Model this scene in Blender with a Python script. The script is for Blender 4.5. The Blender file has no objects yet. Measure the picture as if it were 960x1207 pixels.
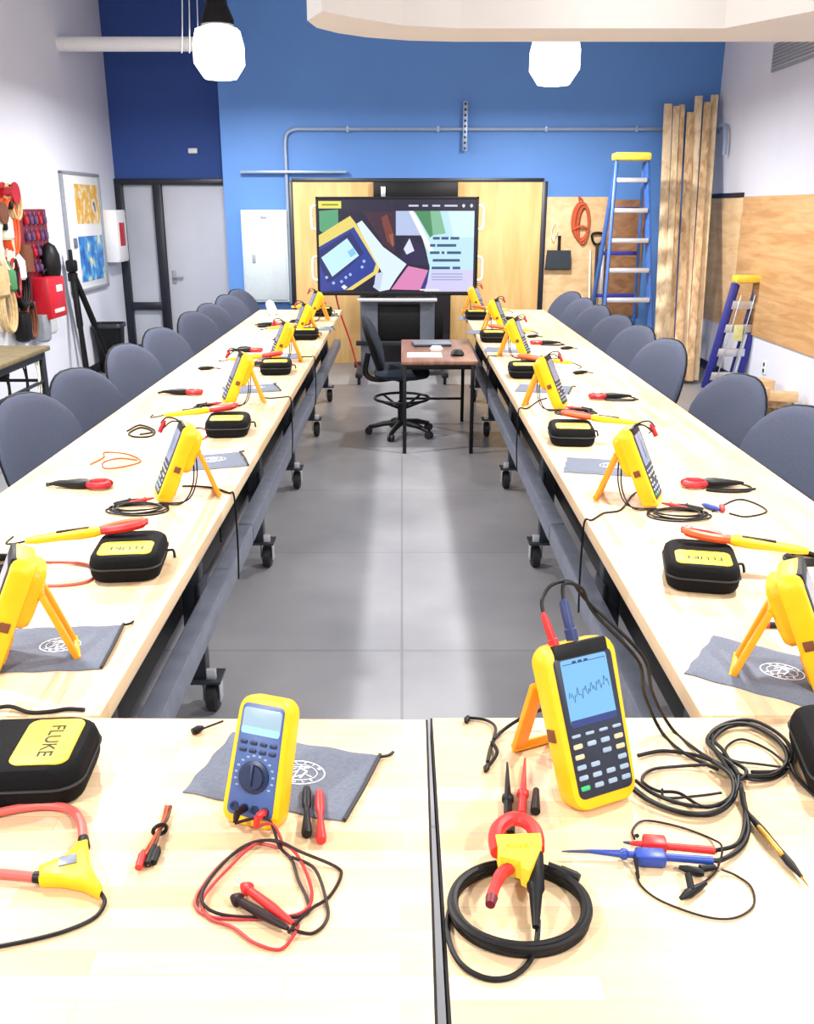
import bpy, math, random
from mathutils import Matrix, Vector
random.seed(7)
D = bpy.data; SC = bpy.context.scene; COL = SC.collection
PI = math.pi
R = math.radians
# ------------------------------------------------------------------ camera model (960 x 1207)
F, PX, PY, P, CZ = 1080.0, 474.0, 603.5, R(18.3), 1.75
T = 0.78                                                   # bench top height
def ray(px, py):
    u = (px-PX)/F; v = (PY-py)/F
    return (u, math.cos(P)+v*math.sin(P), -math.sin(P)+v*math.cos(P))
def onz(px, py, z=T):
    d = ray(px, py); t = (z-CZ)/d[2]
    return Vector((d[0]*t, d[1]*t, z))
def onx(px, py, x):
    d = ray(px, py); t = x/d[0]
    return Vector((x, d[1]*t, CZ+d[2]*t))
def ony(px, py, y):
    d = ray(px, py); t = y/d[1]
    return Vector((d[0]*t, y, CZ+d[2]*t))
# ------------------------------------------------------------------ materials
def lin(c):
    return tuple((x/255/12.92 if x/255 <= .04045 else ((x/255+.055)/1.055)**2.4) for x in c) + (1,)
def newmat(name):
    m = D.materials.new(name); m.use_nodes = True
    nt = m.node_tree; b = nt.nodes['Principled BSDF']
    return m, nt, b
def mat(name, c, rough=.5, metal=0, var=.08, scale=30, bump=0, spec=.5):
    m, nt, b = newmat(name)
    c = lin(c)
    n = nt.nodes.new('ShaderNodeTexNoise'); n.inputs['Scale'].default_value = scale; n.inputs['Detail'].default_value = 3
    g = nt.nodes.new('ShaderNodeTexCoord'); nt.links.new(g.outputs['Object'], n.inputs['Vector'])
    r = nt.nodes.new('ShaderNodeValToRGB')
    r.color_ramp.elements[0].position = .3; r.color_ramp.elements[1].position = .7
    r.color_ramp.elements[0].color = tuple(x*(1-var) for x in c[:3])+(1,)
    r.color_ramp.elements[1].color = tuple(min(1, x*(1+var)) for x in c[:3])+(1,)
    nt.links.new(n.outputs['Fac'], r.inputs['Fac']); nt.links.new(r.outputs['Color'], b.inputs['Base Color'])
    b.inputs['Roughness'].default_value = rough; b.inputs['Metallic'].default_value = metal
    b.inputs['Specular IOR Level'].default_value = spec
    if bump:
        bp = nt.nodes.new('ShaderNodeBump'); bp.inputs['Strength'].default_value = bump; bp.inputs['Distance'].default_value = .002
        nt.links.new(n.outputs['Fac'], bp.inputs['Height']); nt.links.new(bp.outputs['Normal'], b.inputs['Normal'])
    return m
def emit(name, c, s=1.0, base=None):
    m, nt, b = newmat(name)
    b.inputs['Base Color'].default_value = lin(base or (10, 10, 12)); b.inputs['Roughness'].default_value = .25
    b.inputs['Emission Color'].default_value = lin(c); b.inputs['Emission Strength'].default_value = s
    return m
def blockwood(name, along_x):
    m, nt, b = newmat(name)
    g = nt.nodes.new('ShaderNodeNewGeometry'); mp = nt.nodes.new('ShaderNodeMapping')
    nt.links.new(g.outputs['Position'], mp.inputs['Vector'])
    mp.inputs['Rotation'].default_value = (0, 0, 0 if along_x else PI/2)
    br = nt.nodes.new('ShaderNodeTexBrick')
    br.inputs['Scale'].default_value = 1; br.inputs['Brick Width'].default_value = .42; br.inputs['Row Height'].default_value = .042
    br.inputs['Mortar Size'].default_value = .0006; br.inputs['Bias'].default_value = .0
    br.inputs['Color1'].default_value = lin((230, 200, 156)); br.inputs['Color2'].default_value = lin((205, 168, 121)); br.inputs['Mortar'].default_value = lin((194, 160, 116))
    br.offset = .37
    n = nt.nodes.new('ShaderNodeTexNoise'); n.inputs['Scale'].default_value = 3; n.inputs['Detail'].default_value = 6
    mp2 = nt.nodes.new('ShaderNodeMapping'); mp2.inputs['Scale'].default_value = (2, 30, 30)
    nt.links.new(mp.outputs['Vector'], mp2.inputs['Vector']); nt.links.new(mp2.outputs['Vector'], n.inputs['Vector'])
    nt.links.new(mp.outputs['Vector'], br.inputs['Vector'])
    mx = nt.nodes.new('ShaderNodeMix'); mx.data_type = 'RGBA'; mx.blend_type = 'OVERLAY'; mx.inputs['Factor'].default_value = .22
    nt.links.new(br.outputs['Color'], mx.inputs['A']); nt.links.new(n.outputs['Color'], mx.inputs['B'])
    hs = nt.nodes.new('ShaderNodeHueSaturation'); hs.inputs['Saturation'].default_value = .9
    nt.links.new(mx.outputs['Result'], hs.inputs['Color']); nt.links.new(hs.outputs['Color'], b.inputs['Base Color'])
    b.inputs['Roughness'].default_value = .38
    return m
def grain(name, c1, c2, sc=(40, 40, 2), rough=.6, knots=False):
    m, nt, b = newmat(name)
    g = nt.nodes.new('ShaderNodeTexCoord'); mp = nt.nodes.new('ShaderNodeMapping'); mp.inputs['Scale'].default_value = sc
    nt.links.new(g.outputs['Object'], mp.inputs['Vector'])
    n = nt.nodes.new('ShaderNodeTexNoise'); n.inputs['Scale'].default_value = 1; n.inputs['Detail'].default_value = 5; n.inputs['Distortion'].default_value = .8
    nt.links.new(mp.outputs['Vector'], n.inputs['Vector'])
    r = nt.nodes.new('ShaderNodeValToRGB')
    r.color_ramp.elements[0].position = .35; r.color_ramp.elements[1].position = .65
    r.color_ramp.elements[0].color = lin(c1); r.color_ramp.elements[1].color = lin(c2)
    nt.links.new(n.outputs['Fac'], r.inputs['Fac']); nt.links.new(r.outputs['Color'], b.inputs['Base Color'])
    b.inputs['Roughness'].default_value = rough
    return m
def concrete(name):
    m, nt, b = newmat(name)
    g = nt.nodes.new('ShaderNodeNewGeometry')
    n = nt.nodes.new('ShaderNodeTexNoise'); n.inputs['Scale'].default_value = 1.6; n.inputs['Detail'].default_value = 8
    nt.links.new(g.outputs['Position'], n.inputs['Vector'])
    r = nt.nodes.new('ShaderNodeValToRGB')
    r.color_ramp.elements[0].position = .3; r.color_ramp.elements[1].position = .7
    r.color_ramp.elements[0].color = lin((120, 121, 126)); r.color_ramp.elements[1].color = lin((143, 143, 148))
    nt.links.new(n.outputs['Fac'], r.inputs['Fac'])
    br = nt.nodes.new('ShaderNodeTexBrick'); br.inputs['Scale'].default_value = 1; br.inputs['Brick Width'].default_value = 1.6; br.inputs['Row Height'].default_value = 1.15
    br.offset = 0; br.inputs['Mortar Size'].default_value = .006
    br.inputs['Color1'].default_value = (1, 1, 1, 1); br.inputs['Color2'].default_value = (.93, .93, .93, 1); br.inputs['Mortar'].default_value = (.72, .72, .72, 1)
    nt.links.new(g.outputs['Position'], br.inputs['Vector'])
    mx = nt.nodes.new('ShaderNodeMix'); mx.data_type = 'RGBA'; mx.blend_type = 'MULTIPLY'; mx.inputs['Factor'].default_value = 1
    nt.links.new(r.outputs['Color'], mx.inputs['A']); nt.links.new(br.outputs['Color'], mx.inputs['B'])
    nt.links.new(mx.outputs['Result'], b.inputs['Base Color'])
    b.inputs['Roughness'].default_value = .33; b.inputs['Specular IOR Level'].default_value = .4
    return m
def blotch(name, stops, scale):
    m, nt, b = newmat(name)
    g = nt.nodes.new('ShaderNodeTexCoord'); n = nt.nodes.new('ShaderNodeTexNoise'); n.inputs['Scale'].default_value = scale; n.inputs['Detail'].default_value = 4
    nt.links.new(g.outputs['Object'], n.inputs['Vector'])
    r = nt.nodes.new('ShaderNodeValToRGB'); el = r.color_ramp.elements
    while len(el) < len(stops): el.new(.5)
    for e, (p, c) in zip(el, stops): e.position = p; e.color = lin(c)
    nt.links.new(n.outputs['Fac'], r.inputs['Fac']); nt.links.new(r.outputs['Color'], b.inputs['Base Color'])
    b.inputs['Roughness'].default_value = .5
    return m
M = dict(
    wall=mat('wall_white', (216, 219, 232), .75, var=.02, scale=2), ceil=mat('ceiling_white', (225, 225, 228), .8, var=.02),
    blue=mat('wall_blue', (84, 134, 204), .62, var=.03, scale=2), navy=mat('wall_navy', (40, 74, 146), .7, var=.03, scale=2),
    soffit=mat('soffit_white', (228, 226, 222), .7, var=.02, scale=2),
    floor=concrete('polished_concrete'), maple_y=blockwood('maple_block_lengthwise', False), maple_x=blockwood('maple_block_crosswise', True),
    steel=mat('dark_painted_steel', (118, 124, 140), .42, .35, .12, 14), steel2=mat('bench_leg_steel', (42, 46, 54), .45, .3, .12, 14),
    black=mat('black_plastic', (10, 10, 12), .5, var=.2, spec=.3), rubber=mat('black_rubber', (20, 20, 22), .6, var=.15),
    cable=mat('black_cable', (9, 9, 10), .5, var=.15, spec=.3), chrome=mat('bright_steel', (200, 204, 210), .25, .9, .05),
    alu=mat('aluminium', (205, 208, 214), .35, .6, .05), fabric=mat('grey_blue_fabric', (72, 77, 94), .9, var=.14, scale=220, bump=.3, spec=.2),
    dfabric=mat('dark_fabric', (38, 44, 56), .9, var=.14, scale=220, bump=.3, spec=.2),
    yellow=mat('meter_yellow', (250, 190, 10), .42, var=.04), amber=mat('stand_amber', (240, 160, 16), .42, var=.04),
    label=mat('label_yellow', (252, 212, 48), .5, var=.03), face=mat('meter_face_dark', (30, 36, 54), .4, var=.08),
    mface=mat('meter_face_blue', (72, 96, 150), .35, var=.08), dial=mat('dial_dark', (26, 40, 74), .4),
    key=mat('key_pale', (150, 170, 190), .5), keyg=mat('key_green', (60, 180, 110), .5), keyt=mat('key_tan', (214, 190, 150), .5),
    bag=mat('pouch_grey', (104, 110, 124), .85, var=.1, scale=160, bump=.3, spec=.2), zip=mat('zip_dark', (30, 30, 34), .6),
    case=mat('soft_case_black', (9, 9, 11), .85, var=.2, scale=120, bump=.3, spec=.2),
    white=mat('white_plastic', (235, 236, 238), .5, var=.02), print=mat('print_white', (238, 240, 244), .6, var=.02),
    red=mat('lead_red', (206, 40, 38), .42, var=.06), dred=mat('clamp_red', (176, 22, 34), .42, var=.08), rope=mat('red_flex_cable', (206, 92, 84), .5, var=.08),
    orange=mat('orange_red', (228, 86, 30), .45, var=.06), leadblk=mat('lead_maroon_black', (34, 14, 16), .5, var=.2, spec=.3),
    lblue=mat('probe_blue', (38, 66, 150), .4, var=.06), gold=mat('brass', (190, 150, 70), .35, .7),
    ply=grain('plywood', (200, 150, 96), (226, 182, 128), (3, 1.5, 14)), ply2=grain('plywood_pale', (206, 170, 122), (224, 192, 148), (6, 2, 12)),
    lumber=grain('pine_lumber', (206, 176, 134), (238, 216, 180), (16, 16, .5)), lumber2=grain('pine_lumber_brown', (178, 138, 96), (226, 196, 152), (16, 16, .5)),
    doorwood=grain('birch_door', (216, 172, 108), (230, 192, 130), (9, 9, 1.2)), deskwood=grain('desk_laminate', (116, 82, 66), (142, 104, 84), (20, 3, 3), .35),
    frame=mat('storefront_black', (22, 26, 40), .4, var=.1), greydoor=mat('grey_door', (196, 200, 212), .5, var=.02, scale=3),
    panelgrey=mat('panel_grey', (196, 208, 216), .45, .1, .03), conduit=mat('galvanised', (150, 170, 196), .4, .5, .05),
    lblue_f=mat('ladder_blue', (50, 90, 158), .45, var=.08), lblue_d=mat('ladder_dark_blue', (38, 44, 140), .45, var=.12),
    yel_top=mat('ladder_yellow', (240, 208, 70), .5), maroon=mat('maroon', (110, 22, 40), .5, var=.2), brightred=mat('case_red', (196, 20, 40), .45, var=.06),
    tan=mat('tan_rope', (206, 178, 130), .8, var=.15), brown=mat('brown_leather', (110, 62, 34), .7, var=.2), offwhite=mat('off_white', (232, 226, 206), .6),
    greenp=mat('green_plastic', (60, 130, 80), .5), benchtop=mat('worn_bench_top', (112, 100, 70), .6, var=.25, scale=12),
    glassgrey=mat('frosted_pane', (186, 192, 204), .2, var=.04, scale=3), purple=mat('purple_lock', (92, 60, 104), .45, var=.2),
    mapyel=blotch('map_yellow', [(.3, (70, 90, 140)), (.42, (235, 225, 200)), (.5, (226, 178, 70)), (.68, (210, 150, 60))], 7),
    mapblue=blotch('map_blue', [(.3, (24, 60, 130)), (.5, (40, 120, 200)), (.6, (90, 170, 220)), (.7, (230, 220, 160))], 6),
    ventgrey=mat('vent_grey', (150, 156, 164), .5, .2), ropered=mat('rope_rust', (186, 84, 48), .8, var=.15),
)
# ------------------------------------------------------------------ mesh builder
def rrect(w, h, r, n=5):
    r = min(r, w/2-1e-5, h/2-1e-5); o = []
    for cx, cy, a0 in ((w/2-r, h/2-r, 0), (-w/2+r, h/2-r, 90), (-w/2+r, -h/2+r, 180), (w/2-r, -h/2+r, 270)):
        for k in range(n+1):
            a = R(a0+90*k/n); o.append((cx+r*math.cos(a), cy+r*math.sin(a)))
    return o
def ellipse(a, b, n=24): return [(a*math.cos(2*PI*k/n), b*math.sin(2*PI*k/n)) for k in range(n)]
def catmull(pts, closed=False, sub=8):
    pts = [Vector(p) for p in pts]; n = len(pts); out = []
    rng = range(n if closed else n-1)
    for i in rng:
        g = (lambda k: pts[k % n]) if closed else (lambda k: pts[max(0, min(n-1, k))])
        p0, p1, p2, p3 = g(i-1), g(i), g(i+1), g(i+2)
        for s in range(sub):
            t = s/sub
            out.append(.5*((2*p1)+(p2-p0)*t+(2*p0-5*p1+4*p2-p3)*t*t+(3*p1-p0-3*p2+p3)*t**3))
    if not closed: out.append(pts[-1])
    return out
class MB:
    def __init__(s): s.v = []; s.f = []; s.m = []; s.M = Matrix(); s.k = 0
    def add(s, vs, fs):
        b = len(s.v); s.v += [s.M @ Vector(v) for v in vs]
        for f in fs: s.f.append([b+i for i in f]); s.m.append(s.k)
        return s
    def loft(s, loops, closed=False, cap=True):
        n = len(loops[0]); vs = [p for l in loops for p in l]; fs = []
        L = len(loops)
        for i in range(L if closed else L-1):
            j = (i+1) % L
            for k in range(n): fs.append((i*n+k, i*n+(k+1) % n, j*n+(k+1) % n, j*n+k))
        if cap and not closed: fs.append(tuple(range(n))[::-1]); fs.append(tuple((L-1)*n+k for k in range(n)))
        return s.add(vs, fs)
    def prism(s, poly, z0, z1, c=0, cb=None):
        # outline poly raised from z0 to z1 with chamfer c
        cb = c if cb is None else cb
        cx = sum(p[0] for p in poly)/len(poly); cy = sum(p[1] for p in poly)/len(poly)
        w = max(p[0] for p in poly)-min(p[0] for p in poly); h = max(p[1] for p in poly)-min(p[1] for p in poly)
        def ins(d): return [(cx+(p[0]-cx)*(1-2*d/w), cy+(p[1]-cy)*(1-2*d/h)) for p in poly]
        lo = []
        if cb: lo += [[(x, y, z0) for x, y in ins(cb)], [(x, y, z0+cb*.3) for x, y in ins(cb*.3)], [(x, y, z0+cb) for x, y in poly]]
        else: lo += [[(x, y, z0) for x, y in poly]]
        if c: lo += [[(x, y, z1-c) for x, y in poly], [(x, y, z1-c*.3) for x, y in ins(c*.3)], [(x, y, z1) for x, y in ins(c)]]
        else: lo += [[(x, y, z1) for x, y in poly]]
        return s.loft(lo)
    def box(s, c, d, b=.003, rot=None):
        o = s.M
        s.M = o @ Matrix.Translation(c) @ (rot.to_4x4() if rot else Matrix())
        b = min(b, min(d)*.3)
        s.prism([(d[0]/2, d[1]/2), (-d[0]/2, d[1]/2), (-d[0]/2, -d[1]/2), (d[0]/2, -d[1]/2)] if b <= 0 else rrect(d[0], d[1], b, 2), -d[2]/2, d[2]/2, b)
        s.M = o; return s
    def bar(s, a, b, w, h, bev=.003, roll=0):
        a = Vector(a); b = Vector(b); q = (b-a).to_track_quat('Z', 'Y').to_matrix() @ Matrix.Rotation(roll, 3, 'Z')
        return s.box((a+b)/2, (w, h, (b-a).length), bev, q)
    def tube(s, pts, r, n=8, closed=False):
        pts = [Vector(p) for p in pts]; L = len(pts); loops = []
        rr = r if isinstance(r, (list, tuple)) else [r]*L
        nrm = None
        for i in range(L):
            t = (pts[(i+1) % L]-pts[i-1]) if closed else (pts[min(L-1, i+1)]-pts[max(0, i-1)])
            if t.length < 1e-9: t = Vector((0, 0, 1))
            t.normalize()
            if nrm is None: nrm = t.orthogonal().normalized()
            nrm = (nrm-t*nrm.dot(t))
            nrm = nrm.normalized() if nrm.length > 1e-6 else t.orthogonal().normalized()
            bn = t.cross(nrm)
            loops.append([pts[i]+rr[i]*(math.cos(2*PI*k/n)*nrm+math.sin(2*PI*k/n)*bn) for k in range(n)])
        return s.loft(loops, closed)
    def wire(s, pts, r, closed=False, sub=7, n=7): return s.tube(catmull(pts, closed, sub), r, n, closed)
    def lathe(s, prof, n=20):
        return s.loft([[(r*math.cos(2*PI*k/n), r*math.sin(2*PI*k/n), z) for k in range(n)] for r, z in prof])
    def taper(s, a, b, prof, n=12):
        # lathe along a->b, prof = [(fraction, radius)]
        a = Vector(a); b = Vector(b); L = (b-a).length
        o = s.M; s.M = o @ Matrix.Translation(a) @ (b-a).to_track_quat('Z', 'Y').to_matrix().to_4x4()
        s.lathe([(r, f*L) for f, r in prof], n); s.M = o; return s
    def build(s, name, mats, parent=None, smooth=True, angle=35):
        me = D.meshes.new(name); me.from_pydata([tuple(v) for v in s.v], [], s.f)
        for m in (mats if isinstance(mats, (list, tuple)) else [mats]): me.materials.append(m)
        me.polygons.foreach_set('material_index', s.m)
        import bmesh
        bm = bmesh.new(); bm.from_mesh(me); bmesh.ops.recalc_face_normals(bm, faces=bm.faces); bm.to_mesh(me); bm.free()
        if smooth:
            me.polygons.foreach_set('use_smooth', [True]*len(me.polygons)); me.set_sharp_from_angle(angle=R(angle))
        me.update()
        o = D.objects.new(name, me); COL.objects.link(o)
        if parent: o.parent = parent
        return o
def text_mesh(body, size, name, m, parent, mtx, space=1.0):
    cu = D.curves.new('t', 'FONT'); cu.body = body; cu.size = size; cu.align_x = 'CENTER'; cu.align_y = 'CENTER'; cu.extrude = .0004; cu.space_character = space
    cu.offset = size*.012
    o = D.objects.new('t', cu); COL.objects.link(o)
    bpy.context.view_layer.update()
    me = D.meshes.new_from_object(o.evaluated_get(bpy.context.evaluated_depsgraph_get()))
    D.objects.remove(o); me.name = name; me.transform(mtx); me.materials.clear(); me.materials.append(m)
    q = D.objects.new(name, me); COL.objects.link(q); q.parent = parent
    return q
def tag(o, label, cat, group=None):
    o['label'] = label; o['category'] = cat
    if group: o['group'] = group
    return o
def thing(name, label, cat, loc=(0, 0, 0), rz=0, group=None):
    o = D.objects.new(name, None); COL.objects.link(o); o.empty_display_size = .05
    o.location = loc; o.rotation_euler = (0, 0, rz)
    return tag(o, label, cat, group)
def copy_tree(o, parent=None):
    c = o.copy(); COL.objects.link(c)
    if parent: c.parent = parent
    for ch in list(o.children): copy_tree(ch, c)
    return c
def dup(proto, used, loc, rz, label):
    o = proto if not used else copy_tree(proto)
    o.location = loc; o.rotation_euler = (0, 0, rz); o['label'] = label
    return o
def struct(o): o['kind'] = 'structure'; return o
RX = lambda a: Matrix.Rotation(a, 4, 'X')
RY = lambda a: Matrix.Rotation(a, 4, 'Y')
RZ = lambda a: Matrix.Rotation(a, 4, 'Z')
TR = lambda *a: Matrix.Translation(a)
ORD = ['nearest', 'second', 'third', 'fourth', 'fifth', 'sixth', 'seventh', 'eighth']

# ------------------------------------------------------------------ room
XL, XR, YB, YR, H = -3.45, 3.5, 11.0, 11.7, 4.3
def sbox(name, c, d, m, b=0.0):
    return struct(MB().box(c, d, b).build(name, m))
sbox('floor', (0, 5, -.05), (9, 16, .1), M['floor'])
sbox('ceiling', (0, 5, H+.05), (9, 16, .1), M['ceil'])
sbox('wall_left', (XL-.06, 5, H/2), (.12, 16, H), M['wall'])
sbox('wall_right', (XR+.06, 5, H/2), (.12, 16, H), M['wall'])
XS = -2.02                                                 # corner where the lighter blue wall begins
sbox('wall_back', ((XS+XR)/2, YB+.45, H/2), (XR-XS, .9, H), M['blue'])
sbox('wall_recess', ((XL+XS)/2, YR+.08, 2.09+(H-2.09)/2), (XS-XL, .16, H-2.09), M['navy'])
# storefront in the recess: narrow sidelight and a grey door
w1 = MB()
for c, d in (((XL+.045, YR, 1.045), (.09, .12, 2.09)), ((-2.945, YR, 1.045), (.1, .12, 2.09)), (((XL+XS)/2, YR-.004, 2.06), (XS-XL, .12, .07)),
             ((-3.175, YR, .6), (.37, .12, .09)), ((-3.175, YR, .06), (.37, .12, .12))): w1.box(c, d, .004)
wf = struct(w1.build('window_1', M['frame']))
p = MB(); p.box((-3.18, YR+.02, 1.34), (.38, .012, 1.4), 0); p.box((-3.18, YR+.02, .33), (.38, .012, .46), 0)
p.build('pane', M['glassgrey'], wf)
d1 = struct(MB().box((-2.455, YR+.02, 1.03), (.87, .05, 2.0), .004).build('door_1', M['greydoor']))
hb = MB(); hb.box((-2.82, YR-.01, .95), (.05, .02, .16), .004); hb.bar((-2.82, YR-.05, .95), (-2.70, YR-.05, .95), .02, .02); hb.box((-2.82, YR-.03, .95), (.02, .05, .02))
hb.build('door_handle', M['ventgrey'], d1)
sbox('trim_1', (-2.455, YR+.0, .03), (.87, .1, .06), M['frame'])
# wide double door behind the television
d2 = struct(MB().box((-.76, YB-.02, 1.02), (.95, .04, 2.04), .003).build('door_2', M['doorwood']))
d3 = struct(MB().box((1.08, YB-.02, 1.02), (1.02, .04, 2.04), .003).build('door_3', M['doorwood']))
fm = MB(); fm.box((.18, YB-.015, 2.055), (2.85, .05, .05), .003); fm.box((1.615, YB-.02, 1.02), (.06, .06, 2.05), .003); fm.box((-1.255, YB-.02, 1.02), (.045, .05, 2.05), .003)
struct(fm.build('trim_2', M['frame']))
sbox('trim_3', (.155, YB-.01, 1.0), (.86, .02, 2.0), mat('recess_dark', (26, 24, 30), .6))
o = MB(); o.box((.155, YB-.06, 1.93), (.95, .1, .22), .008); o.k = 1; o.box((-.21, YB-.115, 1.92), (.05, .03, .14), .004)
tag(o.build('projector_screen_housing', [M['black'], M['alu']]), 'black roller housing on the back wall between the two wooden doors, above the television', 'screen housing')
for n, c, d in (('baseboard_left', (XL+.008, 6, .05), (.016, 11.3, .1)), ('baseboard_right', (XR-.008, 6, .05), (.016, 10, .1))):
    sbox(n, c, d, M['frame'], .003)
# plaster soffit hanging below the ceiling: main run plus a leg towards the front
sf = MB()
pl = [(-.62, 6.7), (-.58, 6.95), (-.45, 7.15), (-.25, 7.32), (.05, 7.45), (.4, 7.5), (XR, 7.5), (XR, 2.0), (2.95, 2.0), (2.62, 6.3), (2.2, 6.97), (.4, 6.97), (.0, 6.86), (-.3, 6.6), (-.5, 6.4)]
sf.loft([[(x, y, 2.92) for x, y in pl], [(x, y, 3.5) for x, y in pl]])
struct(sf.build('ceiling_soffit', M['soffit'], smooth=False))
# ------------------------------------------------------------------ things fixed to the blue wall
o = MB(); y = YB-.03
o.wire([(-1.305, y, .7), (-1.30, y, 1.4), (-1.30, y, 2.2), (-1.30, y, 2.45), (-1.27, y, 2.55), (-1.17, y, 2.59), (-1.0, y, 2.59), (1, y, 2.59), (2.95, y, 2.59)], .022, sub=10, n=10)
for x in (-.6, .4, 1.6, 2.6): o.box((x, y+.005, 2.59), (.03, .05, .065), .004)
tag(o.build('conduit_pipe', M['conduit']), 'metal conduit bending up from the electrical panel and running across the blue wall', 'conduit')
def strut(name, a, b, label):
    o = MB(); o.bar(a, b, .05, .03, .004); a = Vector(a); b = Vector(b); n = 9; o.k = 1
    for k in range(n):
        c = a.lerp(b, (k+.5)/n); o.box(c+Vector((0, -.016, 0)), (.025, .004, .025), .001)
    tag(o.build(name, [M['conduit'], M['frame']]), label, 'channel')
strut('strut_channel', (.697, YB-.07, 2.36), (.697, YB-.07, 2.87), 'short upright slotted strut crossing the conduit on the blue wall')
strut('strut_channel', (-1.81, YB-.07, 2.143), (-.62, YB-.07, 2.143), 'long horizontal slotted strut above the electrical panel')
t = thing('electrical_panel', 'pale grey steel electrical panel on the light blue wall', 'electrical panel', (-1.567, YB, 1.23))
MB().box((0, -.05, 0), (.52, .1, 1.02), .006).build('cabinet_body', M['panelgrey'], t)
MB().box((0, -.105, -.005), (.475, .012, .96), .004).build('door', M['panelgrey'], t)
o = MB(); o.box((-.13, -.115, -.02), (.035, .014, .09), .003); o.box((0, -.112, .43), (.07, .004, .03), .001); o.build('latch', M['ventgrey'], t)
p0 = ony(228, 178, YR)
o = MB(); o.box((p0.x, YR-.02, p0.z), (.11, .04, .06), .008); o.k = 1; o.lathe([(0.001, 0), (.001, .001)]) if 0 else None
tag(o.build('wall_sensor', M['white']), 'small white sensor box on the dark blue wall above the grey door', 'sensor')
# plywood tool panel right of the door with hung tools
o = MB().box((1.98, YB-.012, 1.0), (.72, .024, 1.76), .002)
tag(o.build('plywood_board', M['ply2']), 'pale plywood panel on the blue wall beside the wooden door, tools hung on it', 'plywood panel')
o = MB().box((2.56, YB-.012, 1.2), (.42, .024, 1.3), .002)
tag(o.build('plywood_board', grain('plywood_shaded', (128, 88, 58), (160, 118, 80), (6, 2, 12))), 'brown plywood board with painted-in shade on the blue wall behind the tall ladder', 'plywood panel')  # shadow behind the ladder is put into this darker brown
t = thing('dustpan', 'black dustpan hanging on the plywood panel beside the door', 'dustpan', (1.80, YB-.05, 1.1))
o = MB(); o.loft([[(-.15, .0, -.02), (.15, .0, -.02), (.13, .0, .2), (-.13, .0, .2)], [(-.15, -.05, 0), (.15, -.05, 0), (.13, -.09, .2), (-.13, -.09, .2)]]); o.build('pan', mat('pan_grey', (52, 62, 70), .5), t)
o = MB(); o.taper((0, -.04, .2), (0, -.03, .36), [(0, .02), (.6, .016), (1, .02)]); o.build('handle', M['black'], t)
o = MB(); o.wire([(-.06, 0, .3), (-.09, 0, .4), (-.05, 0, .5), (-.02, 0, .42), (-.05, 0, .34)], .007, True); o.build('hook', M['offwhite'], t)
o = MB()
for k in range(7):
    a = .1-.008*k
    o.wire([(2.04+a*math.cos(q)*1.0+.006*k, YB-.035-.012*(k % 3), 1.62+.2*math.sin(q)-.01*k) for q in [2*PI*j/12 for j in range(12)]], .011, True, 4)
o.wire([(1.95, YB-.06, 1.52), (2.04, YB-.075, 1.56), (2.14, YB-.06, 1.53)], .014); o.wire([(2.03, YB-.05, 1.78), (2.0, YB-.05, 1.88), (2.05, YB-.04, 1.84)], .01)
tag(o.build('rope_coil', M['ropered']), 'rust coloured coiled rope hanging high on the plywood panel', 'rope')
t = thing('shovel', 'long handled tool with a dark grip leaning on the plywood panel beside the blue ladder', 'shovel', (2.24, YB-.1, 0))
o = MB(); o.taper((0, -.05, .3), (.0, .04, 1.38), [(0, .018), (1, .016)]); o.build('shaft', M['steel2'], t)
o = MB(); o.wire([(-.06, .04, 1.48), (.06, .04, 1.48), (.05, .04, 1.4), (0, .04, 1.36), (-.05, .04, 1.4)], .014, True, 4); o.build('grip', M['black'], t)
o = MB(); o.loft([[(-.11, -.07, .32), (.11, -.07, .32), (.1, -.1, .1), (0, -.1, .02), (-.1, -.1, .1)], [(-.11, -.05, .32), (.11, -.05, .32), (.1, -.08, .1), (0, -.08, .02), (-.1, -.08, .1)]]); o.build('blade', M['black'], t)
o = MB(); o.taper((2.18, YB-.25, .0), (2.17, YB-.04, 1.3), [(0, .014), (1, .012)])
o.k = 1; o.box((2.18, YB-.25, .03), (.26, .05, .06), .01)
tag(o.build('broom', [M['offwhite'], M['rubber']]), 'broom with a thin pale handle leaning beside the dark gripped tool', 'broom')
o = MB(); o.bar((2.31, YB-.12, .55), (2.31, YB-.09, 1.36), .035, .02)
tag(o.build('spirit_level', M['alu']), 'pale straight level propped up behind the blue ladder', 'level')
# ------------------------------------------------------------------ blue step ladder
t = thing('step_ladder', 'tall blue fibreglass step ladder with a yellow top cap against the back wall', 'ladder', (2.335, 9.95, 0))
Ht = 2.26; st = .42                                        # front rails lean back by st
def railx(z): return .15+.13*(1-z/Ht)
for s in (-1, 1):
    MB().bar((s*railx(0), -st, 0), (s*railx(Ht-.05), 0, Ht-.05), .03, .075, .004).build('front_rail', M['lblue_f'], t)
    MB().bar((s*(railx(0)-.0), .5, 0), (s*(railx(Ht)-.01), .06, Ht-.06), .03, .05, .004).build('rear_rail', M['lblue_f'], t)
    MB().bar((s*railx(.38)*1.0, -.36, .34), (s*.16, -.31, .58), .02, .012).build('brace', M['alu'], t)
for k in range(7):
    z = .27+.293*k; yy = -st*(1-z/Ht)
    MB().box((0, yy, z), (2*railx(z)-.02, .09, .045), .006).build('step', M['alu'], t)
o = MB().box((0, .03, Ht-.005), (.37, .2, .075), .02); o.build('top_cap', M['yel_top'], t)
for k in range(4):
    z = .4+.45*k; MB().box((0, .5-.44*z/Ht+.0, z), (2*railx(z), .02, .04), .004).build('rear_bar', M['lblue_d'], t)
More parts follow.
